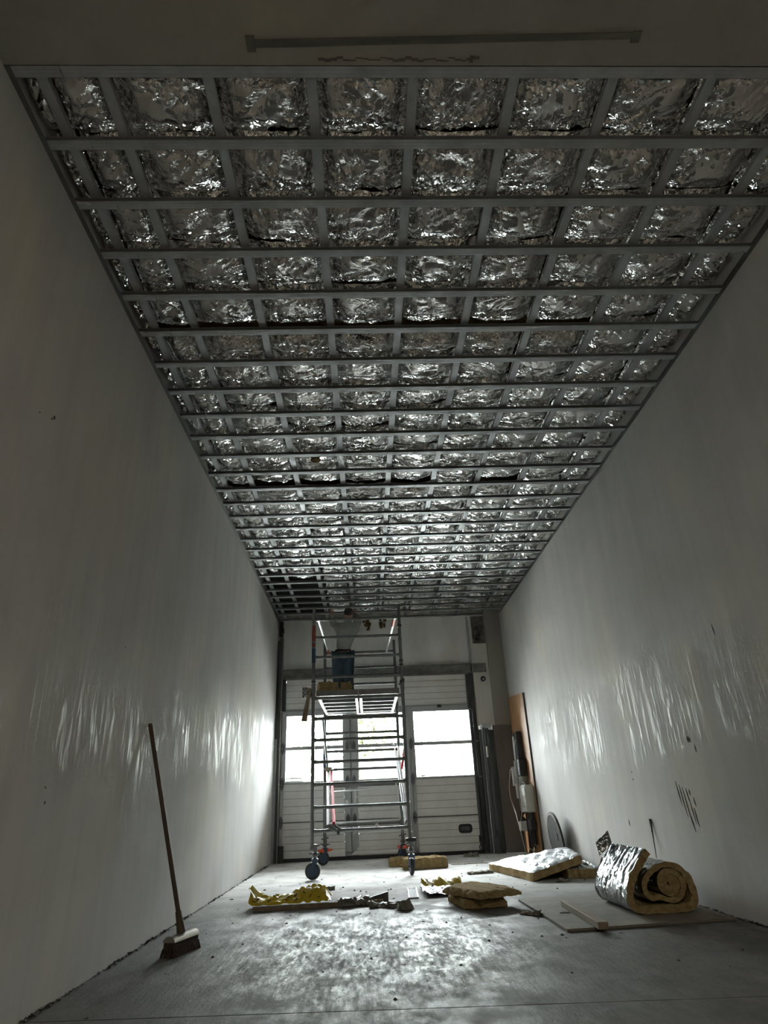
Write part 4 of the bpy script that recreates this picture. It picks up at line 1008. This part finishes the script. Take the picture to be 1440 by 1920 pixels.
sheet('yellow_film', lambda u, v: Vector((.56 + .42 * u, 7.62 + .32 * v, .012 + .07 * math.sin(math.pi * v) * (.6 + .5 * tri(u * 2.2)) + .02 * (tri(u * 6 + v * 3) - .3) + .012)), 20, 10, 'yellow_film', label='flat yellow film strip behind the foil sheet', category='plastic film')
rough_block('film_scrap', -.10, .10, -.04, .04, 0, .03, 'grey_film', 14, .025, (10, 5, 3), rotm(-.5, 8.0, .001, .3), label='thin dark film scrap between the yellow film and the front left caster', category='plastic film')
for (x, y, a, b, rz, lab) in ((1.43, 10.35, .26, .16, .1, 'thin dark wooden offcut flat on the floor before the roller door'), ):
    mb = MB(); mt = rotm(x, y, .001, rz); mb.bbox(-a, a, -b, b, 0, .006, .001, mt); mb.obj('hardboard_offcut', 'debris', label=lab, category='board')
rough_block('wool_tuft', -.12, .12, -.04, .04, 0, .05, 'debris', 15, .04, (9, 5, 3), rotm(1.62, 11.3, .001, .1), label='pale wool tuft at the foot of the roller door', category='insulation')
rough_block('wool_tuft', -.16, .16, -.05, .05, 0, .03, 'debris', 16, .03, (9, 5, 3), rotm(1.38, 8.9, .001, .3), label='ragged tuft of wool left of the tilted foil slab', category='insulation')
rough_block('wool_tuft', -.07, .09, -.03, .03, 0, .03, 'debris', 17, .03, (9, 5, 3), rotm(2.1, 7.75, .001, .1), label='small pale tuft in front of the tilted foil slab', category='insulation')
rough_block('wool_tuft', -.08, .08, -.03, .03, 0, .025, 'debris', 18, .03, (9, 5, 3), rotm(1.27, 5.82, .001, -.7), label='wispy tuft at the left corner of the wooden sheet', category='insulation')
mb = MB(); random.seed(12)
def crumb(x, y, r):
    bm = [Vector((random.uniform(-1, 1), random.uniform(-1, 1), 0)) for _ in range(3)]
    a = random.uniform(0, 6.28); vs = [(x + r * math.cos(a + k * 1.57) * random.uniform(.6, 1.3), y + r * math.sin(a + k * 1.57) * random.uniform(.6, 1.3), .0005) for k in range(4)] + [(x, y, r * random.uniform(.4, .9))]
    mb.add(vs, [(0, 1, 4), (1, 2, 4), (2, 3, 4), (3, 0, 4), (3, 2, 1, 0)])
for k in range(150):
    y = random.uniform(3.6, 11.5); x = random.uniform(-1.5, 2.4); crumb(x, y, random.uniform(.005, .016))
for k in range(40): crumb(random.gauss(-.1, .5), random.gauss(7.9, .5), random.uniform(.006, .02))
mb.cur = 0
mb.obj('floor_crumbs', 'dark_crumb', kind='stuff', label='small dark crumbs scattered over the concrete floor', category='debris')
# broken edge of plaster and rubble along both walls
def edge_rubble(x, sgn, y0, y1, n, name, lab):
    mb = MB()
    for k in range(n):
        y = y0 + (y1 - y0) * (k + random.random()) / n; s = random.uniform(.004, .015) * (1.3 if noise.noise(Vector((y * 1.5, 0, 0))) > 0 else .7)
        xx = x + sgn * random.uniform(0, .025)
        vs = [(xx + random.uniform(-s, s), y + random.uniform(-s, s) * 1.6, random.uniform(0, s * .9)) for _ in range(6)]
        mb.add(vs, [(0, 1, 2), (0, 2, 3), (0, 3, 4), (0, 4, 5), (1, 2, 5), (2, 3, 5)])
    mb.cur = 0
    return mb.obj(name, 'dark_crumb', kind='stuff', label=lab, category='debris')
edge_rubble(XL, 1, 2.2, 11.6, 620, 'plaster_rubble', 'line of broken plaster crumbs along the foot of the left wall')
edge_rubble(XR, -1, 3.5, 10.6, 500, 'plaster_rubble', 'line of broken plaster crumbs along the foot of the right wall')
# gouges in the right wall plaster, and a twig of wire
mb = MB(); random.seed(31)
def gouge(y, z, ln, lean=.08, r=.0045): mb.tube([(XR - .0005, y, z), (XR - .001, y - lean * ln, z - ln * .5), (XR - .0005, y - lean * ln * 2, z - ln)], [r * .4, r, r * .3], 5)
for y, z, ln in ((5.78, .93, .2), (5.73, .90, .25), (5.68, .88, .28), (5.62, .87, .1), (5.60, .80, .2), (5.57, .86, .05), (5.52, .80, .07), (5.55, .72, .14), (5.63, .66, .12), (5.40, 1.26, .05), (5.38, 1.26, .05), (5.36, 1.25, .04), (5.30, 1.19, .06), (7.02, .60, .06), (6.5, .62, .03), (6.5, .52, .02)): gouge(y, z, ln)
gouge(4.6, 2.0, .09); gouge(6.7, 1.05, .02); gouge(6.7, .98, .02)
mb.obj('gouge', 'dark_crumb', wr, kind='stuff')
mb = MB(); mb.tube([(2.655, 6.46, .62), (2.65, 6.45, .50), (2.62, 6.40, .30)], [.011, .006, .003], 6); mb.obj('stiff_wire', 'dark_crumb', label='thin dark stalk of wire standing behind the insulation roll', category='wire')
mb = MB()
for y, z, r in ((2.86, 2.82, .012), (2.84, 2.80, .008), (2.72, 2.76, .006), (4.3, 1.9, .006), (3.5, 1.0, .006), (3.52, .93, .008), (6.3, 2.5, .006)):
    mb.lathe([(r, 0), (r * .8, .001), (r * .3, .002)], (XL, y, z), (1, 0, 0), 8)
mb.obj('chip_mark', 'dark_crumb', wl, kind='stuff')

# ------------------------------------------------------------------ outdoors
mb = MB(); mb.box(-40, 40, 12.1, 90, -.2, -.03); struct('ground', mb, 'asphalt')
def tree(x, y, h, r, seed, m, lab):
    t = thing('tree', lab, 'tree', (x, y, 0)); rnd = random.Random(seed)
    MB().tube([(x, y, -.05), (x + .1, y, h * .3), (x, y + .1, h * .6)], [.22, .17, .08], 8).obj('trunk', 'bark', t, True)
    mb = MB()
    for k in range(2600):
        while True:
            p = Vector((rnd.uniform(-1, 1), rnd.uniform(-1, 1), rnd.uniform(-1, 1)))
            if .35 < p.length < 1: break
        p = p * (1 + .35 * noise.noise(p * 2.2 + Vector((seed, 0, 0))))
        c = Vector((x + p.x * r, y + p.y * r * .6, h * .55 + p.z * h * .46))
        a = Vector((rnd.uniform(-1, 1), rnd.uniform(-1, 1), rnd.uniform(-1, 1))).normalized(); b = a.orthogonal().normalized(); s = rnd.uniform(.10, .22)
        mb.add([c + a * s, c + b * s * .55, c - a * s, c - b * s * .55], [(0, 1, 2, 3)])
    mb.obj('foliage', m, t, kind='stuff')
tree(3.0, 32, 9.0, 3.3, 1, 'leaf', 'broad green tree seen through the right-hand window, behind the shed')
tree(-3.2, 30, 8.0, 2.6, 2, 'leaf', 'green tree seen through the middle windows')
tree(-9.5, 31, 7.5, 3.0, 3, 'leaf', 'green tree seen through the left-hand window')
tree(.2, 24.5, 4.4, .9, 4, 'leaf_yellow', 'small yellow-green tree at the left edge of the right-hand window')
t = thing('garage_shed', 'pale shed with low gabled roof outside the right-hand window', 'shed', (2.9, 19, 0))
MB().box(1.35, 4.6, 18.0, 21.0, -.05, 1.95).obj('wall', 'shed_wall', t)
MB().prism([(1.1, 17.8, 1.97), (4.8, 17.8, 1.97), (3.0, 17.8, 2.75)], (0, 3.4, 0)).obj('roof', 'shed_roof', t)
MB().box(1.15, 4.75, 17.74, 17.80, 1.90, 1.98).obj('gutter', 'shed_trim', t)
MB().box(2.62, 2.68, 17.96, 18.0, 0, 1.9).obj('door_post', 'shed_trim', t)
mb = MB(); mb.box(1.5, 2.6, 17.97, 18.0, 0, 1.85); mb.obj('door_leaf', 'shed_wall', t)
mb = MB(); mb.box(2.7, 3.85, 17.97, 18.0, 0, 1.85); mb.obj('door_leaf', 'shed_wall', t)
t = thing('house', 'grey house beyond the shed at the right', 'building', (6.2, 26, 0))
MB().box(5.6, 10, 24, 27, -.05, 4.2).obj('wall', 'brown_wall', t); MB().prism([(5.3, 23.8, 4.2), (10.3, 23.8, 4.2), (7.8, 23.8, 6.0)], (0, 3.4, 0)).obj('roof', 'shed_trim', t)
